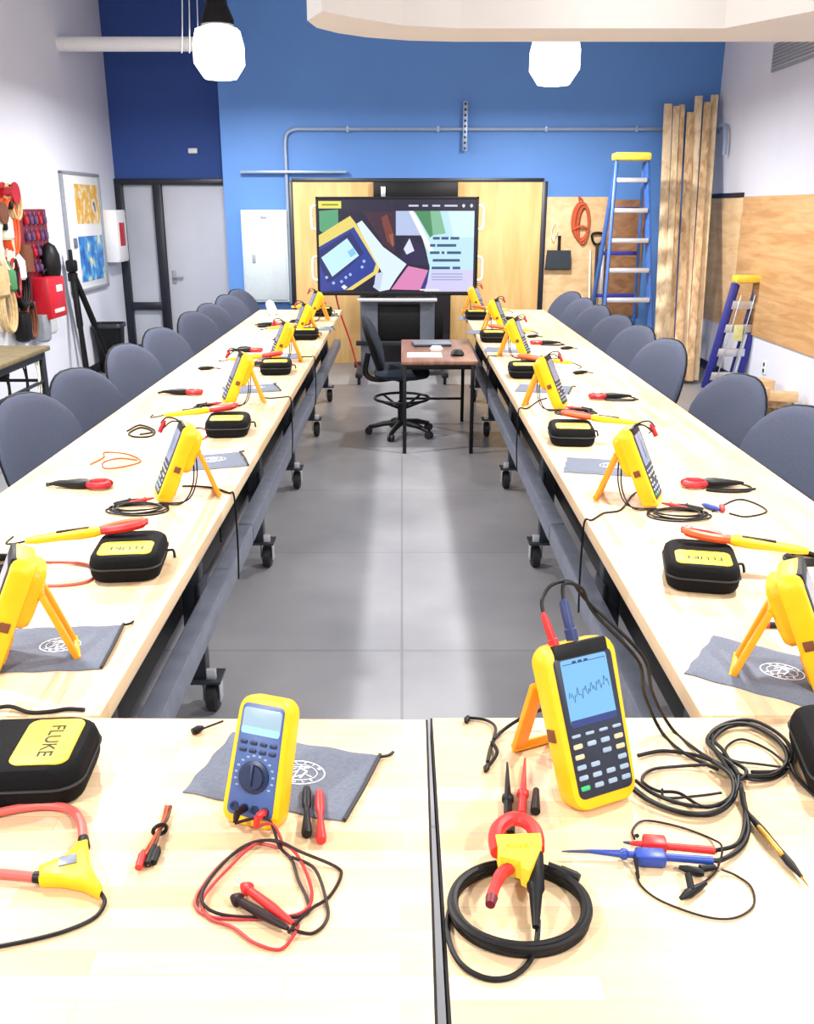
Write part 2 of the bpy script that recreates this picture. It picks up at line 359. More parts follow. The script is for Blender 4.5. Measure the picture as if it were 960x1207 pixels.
# ------------------------------------------------------------------ leaning lumber
a0, a1 = 2.70, 3.14; LB = []
for k, (w, dm, topx, ln, ff, mm) in enumerate(((.095, .04, 2.90, 2.83, .02, 0), (.07, .06, 2.985, 2.80, .0, 0), (.06, .09, 3.055, 2.81, .03, 1), (.09, .04, 3.135, 2.74, -.05, 1), (.085, .07, 3.225, 2.9, .02, 0), (.08, .05, 3.31, 2.84, -.03, 1), (.085, .04, 3.4, 2.92, .03, 0))):
    bx = 2.70+(topx-2.90)*.80; by = 9.62+ff
    o = MB().bar((bx, by, .025), (topx, YB-.16+ff, ln), w*.93, dm, .003)
    tag(o.build('lumber_board', M['lumber' if mm == 0 else 'lumber2']), '%s pine board, %s from the left, leaning in the back corner' % ('pale' if mm == 0 else 'brown streaked', 'first' if k == 0 else ORD[k]), 'lumber', 'boards leaning in the corner')
# ------------------------------------------------------------------ right wall
def wallx(name, X, y0, y1, z0, z1, th, m, label, cat):
    s = 1 if X > 0 else -1
    return tag(MB().box((X-s*th/2, (y0+y1)/2, (z0+z1)/2), (th, abs(y1-y0), z1-z0), .002).build(name, m), label, cat)
wallx('plywood_sheet', XR, 5.6, 9.84, .56, 1.87, .02, M['ply'], 'large orange plywood sheet fixed along the right wall', 'plywood')
wallx('plywood_sheet', XR, 9.87, 10.98, .56, 1.86, .02, M['ply2'], 'paler plywood sheet on the right wall nearest the corner, beside the larger sheet', 'plywood')
wallx('wall_rail', XR, 9.9, 10.98, 1.865, 1.91, .03, M['frame'], 'short dark strip on top of the paler plywood sheet on the right wall', 'rail')
t = thing('air_vent', 'grey louvred air vent high on the right wall', 'vent', (XR, 9.0, 3.09))
MB().box((-.012, 0, 0), (.024, 1.0, .24), .004).build('frame', M['ventgrey'], t)
o = MB()
for k in range(7): o.box((-.03, 0, -.09+.03*k), (.014, .94, .006), .001, Matrix.Rotation(.6, 3, 'Y'))
o.build('louvre', M['alu'], t)
o = MB(); o.wire([(XR-.02, 10.9, 2.55), (XR-.06, 10.8, 2.59), (XR-.06, 10.6, 2.6), (XR-.06, 10.52, 2.55), (XR-.06, 10.48, 2.42), (XR-.06, 10.48, 2.3)], .022)
tag(o.build('conduit_elbow', M['conduit']), 'short grey conduit elbow on the right wall beside the lumber', 'conduit')
o = MB(); o.box((XR-.006, 8.82, .3), (.012, .09, .13), .003); o.k = 1
for dz in (-.03, .03): o.box((XR-.013, 8.82, .3+dz), (.006, .035, .035), .002)
tag(o.build('wall_outlet', [M['white'], M['black']]), 'white power outlet low on the right wall above the wood scraps', 'outlet')
# folded small ladder leaning on the right wall
t = thing('folding_ladder', 'short folded dark blue ladder with a yellow top leaning on the right wall', 'ladder', (3.32, 9.3, 0))
def lp(u, z, d=0): return (u*.165*(1.0-.08*z)-.075+.165*z, -.02-.04*z-d, z)      # leaning towards the right
for s in (-1, 1):
    MB().bar(lp(s, .02), lp(s, 1.06), .06, .06, .004).build('front_rail', M['lblue_d'], t)
    MB().bar(lp(s*.62, .05, -.07), lp(s*.62, 1.04, -.07), .06, .04, .004).build('rear_rail', M['lblue_d'], t)
    MB().bar(lp(s*.45, .1, .035), lp(s*.45, .95, .035), .024, .01).build('brace', M['alu'], t)
for z in (.14, .38, .62, .85):
    MB().bar(lp(-.95, z, .01), lp(.95, z, .01), .03, .08, .005).build('step', M['alu'], t)
MB().box(lp(0, .58, .06), (.09, .012, .16), .004).build('sticker', mat('sticker_pale', (214, 214, 150), .5), t)
MB().box(lp(0, 1.1), (.34, .17, .07), .018).build('top_cap', M['yel_top'], t)
# wood scraps on the floor
sl = [((3.05, 8.0, .03), (.5, .09, .05), .3), ((3.15, 8.1, .08), (.42, .1, .04), -.4), ((3.3, 7.9, .03), (.3, .09, .05), 1.1), ((3.2, 8.02, .125), (.3, .14, .045), .1), ((3.36, 8.12, .08), (.2, .2, .05), .5), ((3.02, 8.2, .07), (.16, .16, .14), .2), ((3.3, 7.92, .16), (.22, .08, .06), -.3), ((3.12, 7.9, .17), (.12, .1, .1), .7), ((3.38, 7.75, .04), (.14, .12, .08), .1), ((3.33, 8.3, .1), (.12, .14, .2), .3)]
nm = ['longest board at the bottom of', 'crossed flat board in', 'short board towards the wall side of', 'wide flat piece on top of', 'square plate in', 'thick block at the back of', 'narrow piece lying highest on', 'small cube on the near side of', 'small block at the wall end of', 'upright block at the back right of']
for (c, d, a), nn in zip(sl, nm):
    c = (3.17+(c[0]-3.2)*1.15, 7.98+(c[1]-8)*1.4, c[2]*1.3); d = tuple(q*1.3 for q in d)
    tag(MB().box(c, d, .003, Matrix.Rotation(a, 3, 'Z')).build('wood_scrap', random.choice([M['lumber'], M['lumber2'], M['ply2']])), nn+' the wood scrap pile by the right wall', 'wood scrap', 'wood scraps by the right wall')
# ------------------------------------------------------------------ left wall
t = thing('display_board', 'silver framed white display board on the left wall holding two posters', 'notice board', (XL, 10.38, 1.51))
MB().box((.01, 0, 0), (.02, 1.14, 1.18), .002).build('panel', M['white'], t)
o = MB()
for c, d in (((.02, 0, .595), (.04, 1.2, .03)), ((.02, 0, -.595), (.04, 1.2, .035)), ((.02, .585, 0), (.04, .03, 1.2)), ((.02, -.585, 0), (.04, .03, 1.2))): o.box(c, d, .004)
o.build('frame', M['ventgrey'], t)
MB().box((.03, -.38, -.1), (.02, .08, .1), .01).build('lock', M['steel'], t)
def poster(y0, y1, z0, z1, m, label):
    o = MB().box((XL+.0225, (y0+y1)/2, (z0+z1)/2), (.004, y1-y0, z1-z0), 0); o.v = [v-Vector((0, 0, 0)) for v in o.v]
    ob = o.build('poster', [m, M['white']]); tag(ob, label, 'poster'); return ob
poster(10.15, 10.92, 1.60, 2.0, M['mapyel'], 'yellow map poster at the top of the framed display board')
poster(10.12, 10.92, 1.0, 1.47, M['mapblue'], 'blue poster at the bottom of the framed display board')
t = thing('first_aid_cabinet', 'white wall cabinet with a red mark beside the glass storefront', 'cabinet', (XL, 11.2, 1.45))
MB().box((.085, 0, 0), (.17, .4, .58), .008).build('body', M['white'], t)
MB().box((.173, 0, 0), (.008, .37, .54), .003).build('door', M['white'], t)
MB().box((.178, .0, .02), (.004, .2, .26), .001).build('red_mark', M['brightred'], t)
t = thing('trash_can', 'black plastic trash can on the floor by the left wall below the white cabinet', 'trash can', (-3.27, 10.35, 0), .05)
o = MB(); o.loft([[(x, y, z) for x, y in rrect(w, w*.85, .05)] for w, z in ((.22, 0), (.24, .02), (.3, .5), (.32, .5), (.32, .54), (.3, .545), (.28, .5), (.22, .06))], cap=True)
o.build('bin', M['black'], t)
o = MB(); o.loft([[(x, y, z) for x, y in rrect(w, w*.85, .05)] for w, z in ((.335, .5), (.335, .53), (.32, .545), (.31, .53), (.31, .5))], closed=True); o.build('rim', M['steel2'], t)
# folded tripod
t = thing('tripod_stand', 'black folded tripod stand leaning against the left wall beside the tool display', 'tripod', (-3.26, 9.75, 0))
for q, (x, y) in enumerate(((.0, -.3), (.15, .2), (-.1, .02))):
    MB().taper((x, y, 0), (-.1, -.12, 1.15), [(0, .02), (.02, .026), (.5, .024), (.52, .032), (1, .03)]).build('leg', M['black'], t)
MB().taper((-.1, -.12, 1.05), (-.1, -.12, 1.36), [(0, .05), (.25, .05), (.3, .025), (1, .02)]).build('column', M['black'], t)
MB().box((-.1, -.12, 1.2), (.1, .1, .12), .02).build('collar', M['black'], t)
# workbench along the left wall
t = thing('tool_bench', 'narrow workbench with a worn dark top along the left wall', 'workbench', (-3.075, 6.0, 0))
MB().box((0, 0, .735), (.73, 2.2, .035), .006).build('bench_top', M['benchtop'], t)
for x in (-.33, .33):
    for y in (-1.0, 1.0): MB().box((x, y, .36), (.04, .04, .72), .004).build('leg', M['steel2'], t)
o = MB()
for x in (-.33, .33): o.box((x, 0, .69), (.03, 2.0, .05)); o.box((x, 0, .5), (.022, 2.0, .022))
for y in (-1, 1): o.box((0, y, .69), (.66, .03, .05)); o.box((0, y, .5), (.66, .022, .022))
o.build('frame', M['steel2'], t)
MB().box((.3, .35, .665), (.06, .09, .07), .01).build('clamp_block', M['black'], t)
for k, (y, m, l) in enumerate(((6.1, 'offwhite', 'pale cord hanging under the left tool bench, nearest the front'), (6.3, 'cable', 'black cord hanging under the left tool bench, beside the pale cord'), (6.62, 'cable', 'black cord hanging in a long loop under the left tool bench'), (6.85, 'offwhite', 'pale cord hanging under the far end of the left tool bench'))):
    o = MB(); o.wire([(-2.75, y, .70), (-2.74, y+.03, .55), (-2.75, y-.02, .3), (-2.74, y+.04, .1), (-2.76, y+.09, .28), (-2.75, y+.07, .55), (-2.75, y+.06, .70)], .007)
    tag(o.build('hanging_cable', M[m]), l, 'cord', 'cords under the tool bench')
o = MB(); o.box((-2.95, 6.3, .758), (.26, .34, .01), .002, Matrix.Rotation(.3, 3, 'Z')); o.k = 1; o.box((-2.95, 6.3, .766), (.2, .28, .006), .001, Matrix.Rotation(.3, 3, 'Z'))
tag(o.build('clipboard', [M['black'], M['white']]), 'dark clipboard with white paper on the left tool bench', 'clipboard')
# pegboard and hung things
wallx('pegboard', XL, 7.2, 9.25, .6, 2.0, .02, M['white'], 'white pegboard on the left wall behind the hung tools and cords', 'pegboard')
t = thing('lockout_board', 'maroon lockout board with rows of padlocks on the pegboard', 'lockout board', (XL+.02, 8.84, 1.35))
MB().box((.02, 0, 0), (.04, .66, .8), .006).build('board', M['maroon'], t)
for r_ in range(4):
    for c in range(5):
        o = MB(); y = -.22+.11*c; z = .3-.14*r_
        o.box((.06, y, z), (.035, .055, .065), .008); o.wire([(.06, y-.018, z+.03), (.06, y-.018, z+.055), (.06, y, z+.07), (.06, y+.018, z+.055), (.06, y+.018, z+.03)], .005)
        o.build('padlock', M['purple' if (r_+c) % 3 else 'dred'], t)
t = thing('red_tool_case', 'bright red case hanging below the maroon lockout board', 'case', (XL+.03, 8.86, .96))
MB().box((.09, 0, 0), (.16, .42, .38), .02).build('shell', M['brightred'], t)
MB().box((.172, .05, .08), (.006, .15, .06), .001).build('sticker', M['white'], t)
MB().box((.173, .0, -.12), (.006, .25, .035), .001).build('latch', M['offwhite'], t)
o = MB(); o.wire([(.09, -.08, .19), (.09, -.08, .24), (.09, .08, .24), (.09, .08, .19)], .012); o.build('handle', M['black'], t)
o = MB(); o.M = TR(XL+.12, 8.98, 1.28); o.loft([[(x*.6, y*.75, z) for x, y in ellipse(a, a*1.1, 16)] for a, z in ((.02, -.16), (.12, -.15), (.15, -.05), (.14, .06), (.09, .14), (.02, .17))])
tag(o.build('black_helmet', M['black']), 'black rounded bag hanging at the far edge of the maroon lockout board', 'bag')
def hank(name, y, z, rx, rz, n, r, m, label, x=.09):
    o = MB()
    for k in range(n):
        s = 1-.05*(k % 3); ph = random.random()
        o.wire([(XL+x-.03+.018*(k % 4), y+rx*s*math.cos(q)+.01*math.sin(k*2.1), z+rz*s*math.sin(q)+.012*math.cos(k*1.7)) for q in [2*PI*(j+ph)/10 for j in range(10)]], r, True, 4, 6)
    o.k = 1; o.box((XL+x, y, z+rz*.82), (.1, .05, .07), .015)
    return tag(o.build(name, [M[m], M['black']]), label, 'cord coil', 'coiled cords on the pegboard')
hank('cord_coil', 8.22, 1.6, .12, .22, 7, .014, 'orange', 'orange cord coil hanging left of the maroon lockout board')
hank('cord_coil', 8.36, 1.8, .1, .14, 6, .014, 'tan', 'tan cord coil hanging high on the pegboard')
hank('cord_coil', 8.05, 1.45, .12, .2, 7, .015, 'offwhite', 'off-white cord coil hanging near the left edge of the picture')
hank('cord_coil', 8.28, 1.1, .13, .18, 8, .014, 'cable', 'black cord coil hanging below the orange coil')
hank('cord_coil', 7.95, .95, .12, .2, 7, .015, 'tan', 'tan cord coil hanging low on the pegboard')
hank('cord_coil', 8.4, .8, .1, .16, 7, .012, 'brown', 'brown cord coil hanging low left of the red case')
hank('cord_coil', 8.15, 1.18, .08, .16, 6, .014, 'dred', 'dark red cord coil hanging in the middle of the pegboard')
for y, z, m, l in ((8.3, 1.88, 'dred', 'red spool hanging at the top of the pegboard'), (8.0, 1.72, 'brown', 'brown spool hanging at the upper left of the pegboard')):
    o = MB(); o.M = TR(XL+.03, y, z) @ RY(PI/2); o.lathe([(.09, 0), (.09, .015), (.05, .02), (.05, .1), (.09, .105), (.09, .12), (.02, .121)])
    tag(o.build('wire_spool', M[m]), l, 'spool')
for y, z, m, l in ((8.12, 1.62, 'offwhite', 'off-white bottle hanging at the upper left of the pegboard'), (8.28, 1.28, 'white', 'white bottle hanging in the middle of the pegboard'), (8.05, 1.2, 'greenp', 'green bottle hanging at the left of the pegboard')):
    o = MB(); o.M = TR(XL+.09, y, z); o.lathe([(.05, -.12), (.065, -.1), (.065, .04), (.03, .09), (.025, .1), (.025, .13), (.001, .131)])
    tag(o.build('plastic_bottle', M[m]), l, 'bottle')
for y, z, m, l in ((8.42, 1.35, 'brown', 'brown tool pouch beside the maroon lockout board'), (8.2, .78, 'black', 'black tool pouch low on the pegboard'), (8.65, .72, 'ventgrey', 'grey tool pouch below the red case'), (7.85, 1.2, 'tan', 'tan tool pouch at the left edge of the pegboard')):
    o = MB(); o.M = TR(XL+.1, y, z)
    o.loft([[(x, yy, zz) for x, yy in rrect(w*.7, w, .03)] for w, zz in ((.1, -.15), (.15, -.13), (.17, 0), (.15, .1))]); o.box((-.05, 0, .14), (.012, .15, .16), .004)
    tag(o.build('tool_pouch', M[m]), l, 'pouch')
for k, (y, m) in enumerate(((8.25, 'lblue'), (8.35, 'red'), (8.5, 'yellow'), (8.75, 'black'))):
    t = thing('screwdriver', '%s handled screwdriver hanging low on the pegboard' % {'lblue': 'blue', 'red': 'red', 'yellow': 'yellow', 'black': 'black'}[m], 'screwdriver', (XL+.05, y, .98), 0, 'screwdrivers on the pegboard')
    MB().taper((0, 0, .0), (0, 0, .12), [(0, .01), (.1, .016), (.8, .017), (1, .01)]).build('grip', M[m], t)
    MB().taper((0, 0, 0), (0, 0, -.14), [(0, .004), (1, .003)], 8).build('shaft', M['chrome'], t)
# ------------------------------------------------------------------ white pipe high on the left, pendant lamps
o = MB().tube([(XL, 10.2, 3.32), (-3.3, 10.2, 3.32), (-2.6, 10.2, 3.32), (-1.9, 10.2, 3.32)], .068, 16)
o.tube([(-1.9, 10.2, 3.32), (-1.9, 10.2, H)], .05, 12)
tag(o.build('white_duct_pipe', M['white']), 'white pipe running from the left wall behind the left pendant lamp', 'pipe')
glow = emit('lamp_glow', (255, 250, 240), 3.2, (250, 250, 250))
LAMPS = [(-1.66, 9.2), (1.39, 9.2), (-1.78, 6.0), (1.5, 6.0), (-1.78, 2.8), (1.5, 2.8), (-1.78, -.4), (1.5, -.4)]
for k, (x, y) in enumerate(LAMPS):
    z = 3.08 if k != 1 else 3.03
    if k < 2:
        t = thing('pendant_lamp', 'glowing white faceted pendant lamp hanging at the %s' % ('left, beside the white pipe' if k == 0 else 'right, just behind the white soffit'), 'lamp', (x, y, z), 0, 'pendant lamps')
        o = MB(); o.lathe([(.1, .24), (.205, .2), (.235, .08), (.235, -.08), (.15, -.2), (.02, -.215)], 8); o.M = Matrix(); ob = o.build('refractor', glow, t, smooth=False); ob.rotation_euler = (0, 0, PI/8)
        MB().lathe([(.03, .55), (.09, .54), (.1, .4), (.15, .28), (.15, .24), (.05, .235)], 16).build('ballast_housing', M['black'], t)
        MB().tube([(0, 0, .5), (0, 0, H-z)], .012).build('stem', M['black'], t)
    L = D.lights.new('lamp_light', 'AREA'); L.shape = 'DISK'; L.size = .2; L.energy = 82; L.color = (1, .98, .95)
    lo = D.objects.new('lamp_light', L); COL.objects.link(lo); lo.location = (x, y, z-.24)
    if k >= 2:
        L = D.lights.new('lamp_glow_light', 'POINT'); L.shadow_soft_size = .2; L.energy = 16; L.color = (1, .98, .95)
        lo = D.objects.new('lamp_glow_light', L); COL.objects.link(lo); lo.location = (x, y, z)
o = MB()
for dx, dz in ((-.35, 0), (-.28, 0), (-.2, 0)): o.wire([(-1.66+dx, 9.25, 3.1), (-1.66+dx*.9, 9.25, 3.5), (-1.66+dx*.8, 9.25, H)], .006)
tag(o.build('hanging_wire', M['alu']), 'thin grey wires hanging beside the left pendant lamp', 'wire')
# ------------------------------------------------------------------ television and its stand
TVY = 9.9
t = thing('television', 'large flat television showing a website with a yellow meter', 'television', (-.0475, TVY, .885))
W_, H_ = 1.675, .985
MB().box((0, .04, H_/2), (W_, .07, H_), .008).build('housing', M['steel2'], t)
o = MB()
for c, d in (((0, 0, .02), (W_, .03, .04)), ((0, 0, H_-.012), (W_, .03, .024)), ((-W_/2+.012, 0, H_/2), (.024, .03, H_)), ((W_/2-.012, 0, H_/2), (.024, .03, H_))): o.box(c, d, .004)
o.build('bezel', M['black'], t)
for s in (-1, 1):
    for zz in (.27, .78):
        o = MB(); o.wire([(s*(W_/2), .05, zz+.12), (s*(W_/2+.045), .05, zz+.1), (s*(W_/2+.05), .05, zz), (s*(W_/2+.045), .05, zz-.1), (s*(W_/2), .05, zz-.12)], .014); o.build('side_handle', M['white'], t)
cols = {}; mats = []
def ecol(c):
    if c not in cols: cols[c] = len(mats); mats.append(emit('screen_%d_%d_%d' % c, c, .9))
    return cols[c]
o = MB(); lay = [0]
def spoly(c, pts):
    lay[0] += 1; o.k = ecol(c)
    vs = [(-W_/2+.024+(x-70)/805*(W_-.048), -.004-lay[0]*.00012, .04+(545-y)/480*(H_-.064)) for x, y in [(min(875, max(70, x)), min(545, max(65, y))) for x, y in pts]]
    o.add(vs, [tuple(range(len(vs)))])
def rectp(c, x0, y0, x1, y1): spoly(c, [(x0, y0), (x1, y0), (x1, y1), (x0, y1)])
rectp((26, 24, 54), 70, 65, 875, 545)
rectp((34, 30, 58), 190, 65, 460, 130)
spoly((86, 160, 118), [(75, 125), (172, 118), (172, 195), (90, 235), (75, 225)])
spoly((60, 34, 54), [(300, 130), (460, 130), (460, 340), (400, 300)]); spoly((120, 60, 50), [(390, 160), (420, 140), (455, 250), (440, 300), (420, 280)]); spoly((150, 90, 70), [(430, 250), (450, 240), (456, 300), (446, 310)])
rectp((228, 224, 92), 72, 75, 188, 112); rectp((120, 118, 60), 90, 90, 172, 97)
spoly((228, 208, 110), [(70, 250), (232, 150), (262, 190), (384, 400), (372, 446), (240, 536), (70, 545)])
spoly((38, 62, 150), [(70, 310), (250, 207), (362, 398), (348, 440), (200, 540), (70, 545)])
spoly((30, 44, 110), [(70, 330), (235, 232), (300, 345), (160, 470), (110, 500), (70, 400)])
spoly((192, 232, 250), [(80, 366), (215, 265), (275, 355), (135, 466)]); spoly((130, 196, 232), [(215, 335), (245, 315), (262, 345), (232, 365)])
for x, y in ((205, 470), (228, 455), (290, 415), (300, 385), (105, 470), (182, 492), (140, 500)): spoly((160, 190, 240), [(x-9, y), (x, y-10), (x+10, y), (x, y+10)])
spoly((225, 240, 250), [(180, 520), (195, 508), (212, 522), (196, 536)])
spoly((214, 232, 246), [(265, 190), (292, 174), (340, 235), (400, 310), (520, 400), (470, 470), (430, 535), (380, 545), (345, 520), (390, 440)])
spoly((196, 206, 232), [(360, 450), (400, 440), (380, 540), (350, 525)])
spoly((214, 132, 182), [(528, 410), (632, 432), (590, 538), (440, 534)]); spoly((60, 50, 130), [(632, 432), (650, 440), (610, 545), (590, 538)])
spoly((176, 190, 224), [(465, 125), (545, 125), (600, 250), (465, 250)])
spoly((186, 224, 234), [(560, 125), (865, 125), (865, 545), (620, 545), (640, 420), (620, 330)])
spoly((70, 138, 92), [(560, 125), (640, 125), (655, 250), (640, 262)]); spoly((126, 184, 150), [(640, 125), (690, 125), (720, 240), (655, 250)]); spoly((208, 236, 244), [(730, 125), (865, 125), (865, 260), (760, 260)])
spoly((204, 200, 238), [(650, 430), (865, 430), (865, 545), (612, 545)])
spoly((240, 244, 250), [(530, 125), (556, 125), (660, 330), (636, 336)])
spoly((36, 34, 74), [(480, 370), (520, 260), (600, 300), (640, 410), (520, 400)]); spoly((214, 220, 240), [(505, 320), (535, 265), (560, 330), (520, 350)])
for x0, x1 in ((530, 580), (600, 628), (650, 690), (712, 778)): rectp((200, 206, 224), x0, 94, x1, 103)
for x0 in (800, 840): spoly((220, 224, 240), [(x0, 98), (x0+9, 88), (x0+18, 98), (x0+9, 110)])
for y, ws in ((265, ((655, 690), (698, 735), (745, 790))), (302, ((640, 668), (676, 775))), (340, ((640, 690), (700, 715), (728, 800))), (380, ((655, 795),)), (420, ((650, 745), (758, 798)))):
    for a, b in ws: rectp((52, 84, 130), a, y-7, b, y+7)
for y in (452, 468, 482): rectp((150, 160, 200), 650, y-3, 810, y+3)
rectp((232, 234, 220), 590, 532, 690, 540)
o.build('screen', mats, t, smooth=False)
o = MB()
for x in (-.3, .22): o.box((x, .1, .45), (.06, .05, .8), .004)
o.build('wall_mount', M['steel2'], t)
t = thing('television_stand', 'grey two-column rolling stand carrying the television', 'stand', (0, TVY+.15, 0))
for x, w in ((-.355, .19), (.275, .16)): MB().box((x, .06, .8), (w, .08, 1.5), .006).build('column', mat('column_grey', (120, 128, 142), .4, .3), t)
MB().box((-.05, -.1, .84), (.84, .22, .035), .006).build('shelf', M['alu'], t)
MB().box((.0, .07, .56), (.9, .02, .42), .004).build('back_plate', M['black'], t)
MB().box((.0, .02, .36), (1.0, .05, .05), .004).build('cross_bar', M['steel2'], t)
MB().box((0, .06, .12), (1.05, .07, .06), .004).build('base_beam', M['steel2'], t)
for s in (-1, 1):
    lg = MB().box((s*.45, -.15, .1), (.07, .8, .05), .006).build('foot', M['steel2'], t)
    for yy in (-.5, .2):
        o = MB(); o.M = TR(s*.45, yy, .038) @ RY(PI/2); o.lathe([(.01, -.018), (.037, -.015), (.037, .015), (.01, .018)], 14); o.build('caster', M['rubber'], lg)
tag(MB().box((-.16, TVY+.0, .885+.02-.02), (.16, .1, .05), .008).build('media_player', M['black']), 'small black box on the shelf under the television', 'media box')
for ob in [x for x in COL.objects if x.name == 'media_player']: ob.location = (0, .05, -.002)
o = MB(); o.wire([(-.72, TVY+.09, .95), (-.66, TVY+.06, .7), (-.56, TVY+.06, .4), (-.48, TVY+.05, .12), (-.4, TVY+.02, .03), (-.2, TVY, .012)], .009)
tag(o.build('red_cable', M['dred']), 'thin red cable hanging from the television to the floor', 'cable')
# ------------------------------------------------------------------ small desk with computer, drafting chair
t = thing('computer_desk', 'small brown topped desk with thin black legs in the aisle', 'desk', (.275, 7.25, 0))
MB().box((0, 0, .685), (.56, 1.16, .03), .004).build('desk_top', M['deskwood'], t)
for x in (-.255, .245):
    for y in (-.55, .55): MB().box((x, y, .335), (.028, .028, .67), .003).build('leg', M['black'], t)
o = MB(); o.box((0, -.55, .655), (.53, .025, .04)); o.box((0, .55, .655), (.53, .025, .04))
for x in (-.255, .245): o.box((x, 0, .655), (.025, 1.1, .04))
o.box((0, .55, .2), (.5, .02, .02)); o.build('frame', M['black'], t)
t = thing('laptop', 'dark closed laptop on the brown desk', 'laptop', (.24, 7.5, .70), .1)
MB().box((0, 0, .008), (.3, .22, .014), .005).build('base', M['steel2'], t); MB().box((0, .0, .02), (.3, .22, .008), .004).build('lid', M['steel'], t)
tag(MB().box((.17, 6.95, .7025), (.26, .2, .005), 0).build('paper_sheet', M['white']), 'white paper sheet at the front of the brown desk', 'paper')
o = MB(); o.M = TR(.27, 7.2, .70); o.loft([[(x, y, z) for x, y in rrect(a, b, .02)] for a, b, z in ((.09, .07, 0), (.1, .08, .015), (.07, .05, .035))])
tag(o.build('white_adapter', M['white']), 'small white adapter on the brown desk behind the paper sheet', 'adapter')
o = MB(); o.M = TR(.42, 6.95, .70); o.loft([[(x, y, z) for x, y in rrect(a, b, .03)] for a, b, z in ((.09, .12, 0), (.1, .13, .015), (.06, .09, .04))])
tag(o.build('black_box', M['black']), 'small black box at the front right corner of the brown desk', 'box')
def backrest_mesh(mb_f, mb_b, w, h, zc, y0, wrap, rec, th=.05):
    def shape(s, d):
        out = []
        for k in range(28):
            a = 2*PI*k/28; ca, sa = math.cos(a), math.sin(a)
            x = s*w/2*math.copysign(abs(ca)**.78, ca); z = s*h/2*math.copysign(abs(sa)**.78, sa)
            x *= 1-.10*(z/(h/2))**2*(1 if z > 0 else .6)
            y = y0-wrap*(abs(x)/(w/2))**2+rec*(z/(h/2))+d
            out.append((x, y, zc+z))
        return out
    mb_f.loft([shape(1, 0), shape(1.0, -.012), shape(.96, -.028), shape(.85, -.04), shape(.55, -.046), shape(.2, -.048), shape(.01, -.048)])
    mb_b.loft([shape(1.012, -.004), shape(1.02, .006), shape(.97, .02), shape(.8, .028), shape(.4, .032), shape(.01, .032)])
def five_star(t, zh, m, r=.3):
    o = MB()
    for k in range(5):
        a = 2*PI*k/5+.3
        o.tube([(.03*math.cos(a), .03*math.sin(a), zh), (.15*math.cos(a), .15*math.sin(a), zh-.01), (r*math.cos(a), r*math.sin(a), zh-.04)], [.026, .022, .016], 8)
    st_ = o.build('star_base', m, t)
    for k in range(5):
        a = 2*PI*k/5+.3
        o = MB(); o.M = TR(r*math.cos(a), r*math.sin(a), .03) @ RZ(a+PI/2) @ RY(PI/2)
        o.lathe([(.008, -.024), (.03, -.022), (.03, -.006), (.012, -.004), (.012, .004), (.03, .006), (.03, .022), (.008, .024)], 14); o.build('caster', M['rubber'], st_)
t = thing('drafting_chair', 'dark drafting chair with a foot ring at the small desk', 'chair', (.0, 7.32, 0), PI/2)
f_, b_ = MB(), MB(); backrest_mesh(f_, b_, .42, .44, .73, .24, .04, .07)
f_.build('backrest', M['dfabric'], t); b_.build('back_shell', M['black'], t)
o = MB(); o.loft([[(x, y, z) for x, y in rrect(w, w*.96, .14)] for w, z in ((.36, .47), (.44, .485), (.46, .51), (.44, .535), (.36, .55))]); o.build('seat', M['dfabric'], t)
MB().wire([(0, .02, .47), (0, .2, .45), (0, .29, .5), (0, .27, .66)], .022).build('back_arm', M['black'], t)
MB().taper((0, 0, .08), (0, 0, .47), [(0, .035), (.5, .033), (.52, .022), (.9, .022), (.92, .05), (1, .06)]).build('column', M['black'], t)
o = MB(); o.tube([(.22*math.cos(2*PI*k/28), .22*math.sin(2*PI*k/28), .3) for k in range(28)], .011, 8, True)
for k in range(4): a = PI/4+PI/2*k; o.tube([(.03*math.cos(a), .03*math.sin(a), .22), (.22*math.cos(a), .22*math.sin(a), .3)], .01)
o.build('foot_ring', M['black'], t); five_star(t, .1, M['black'], .27)
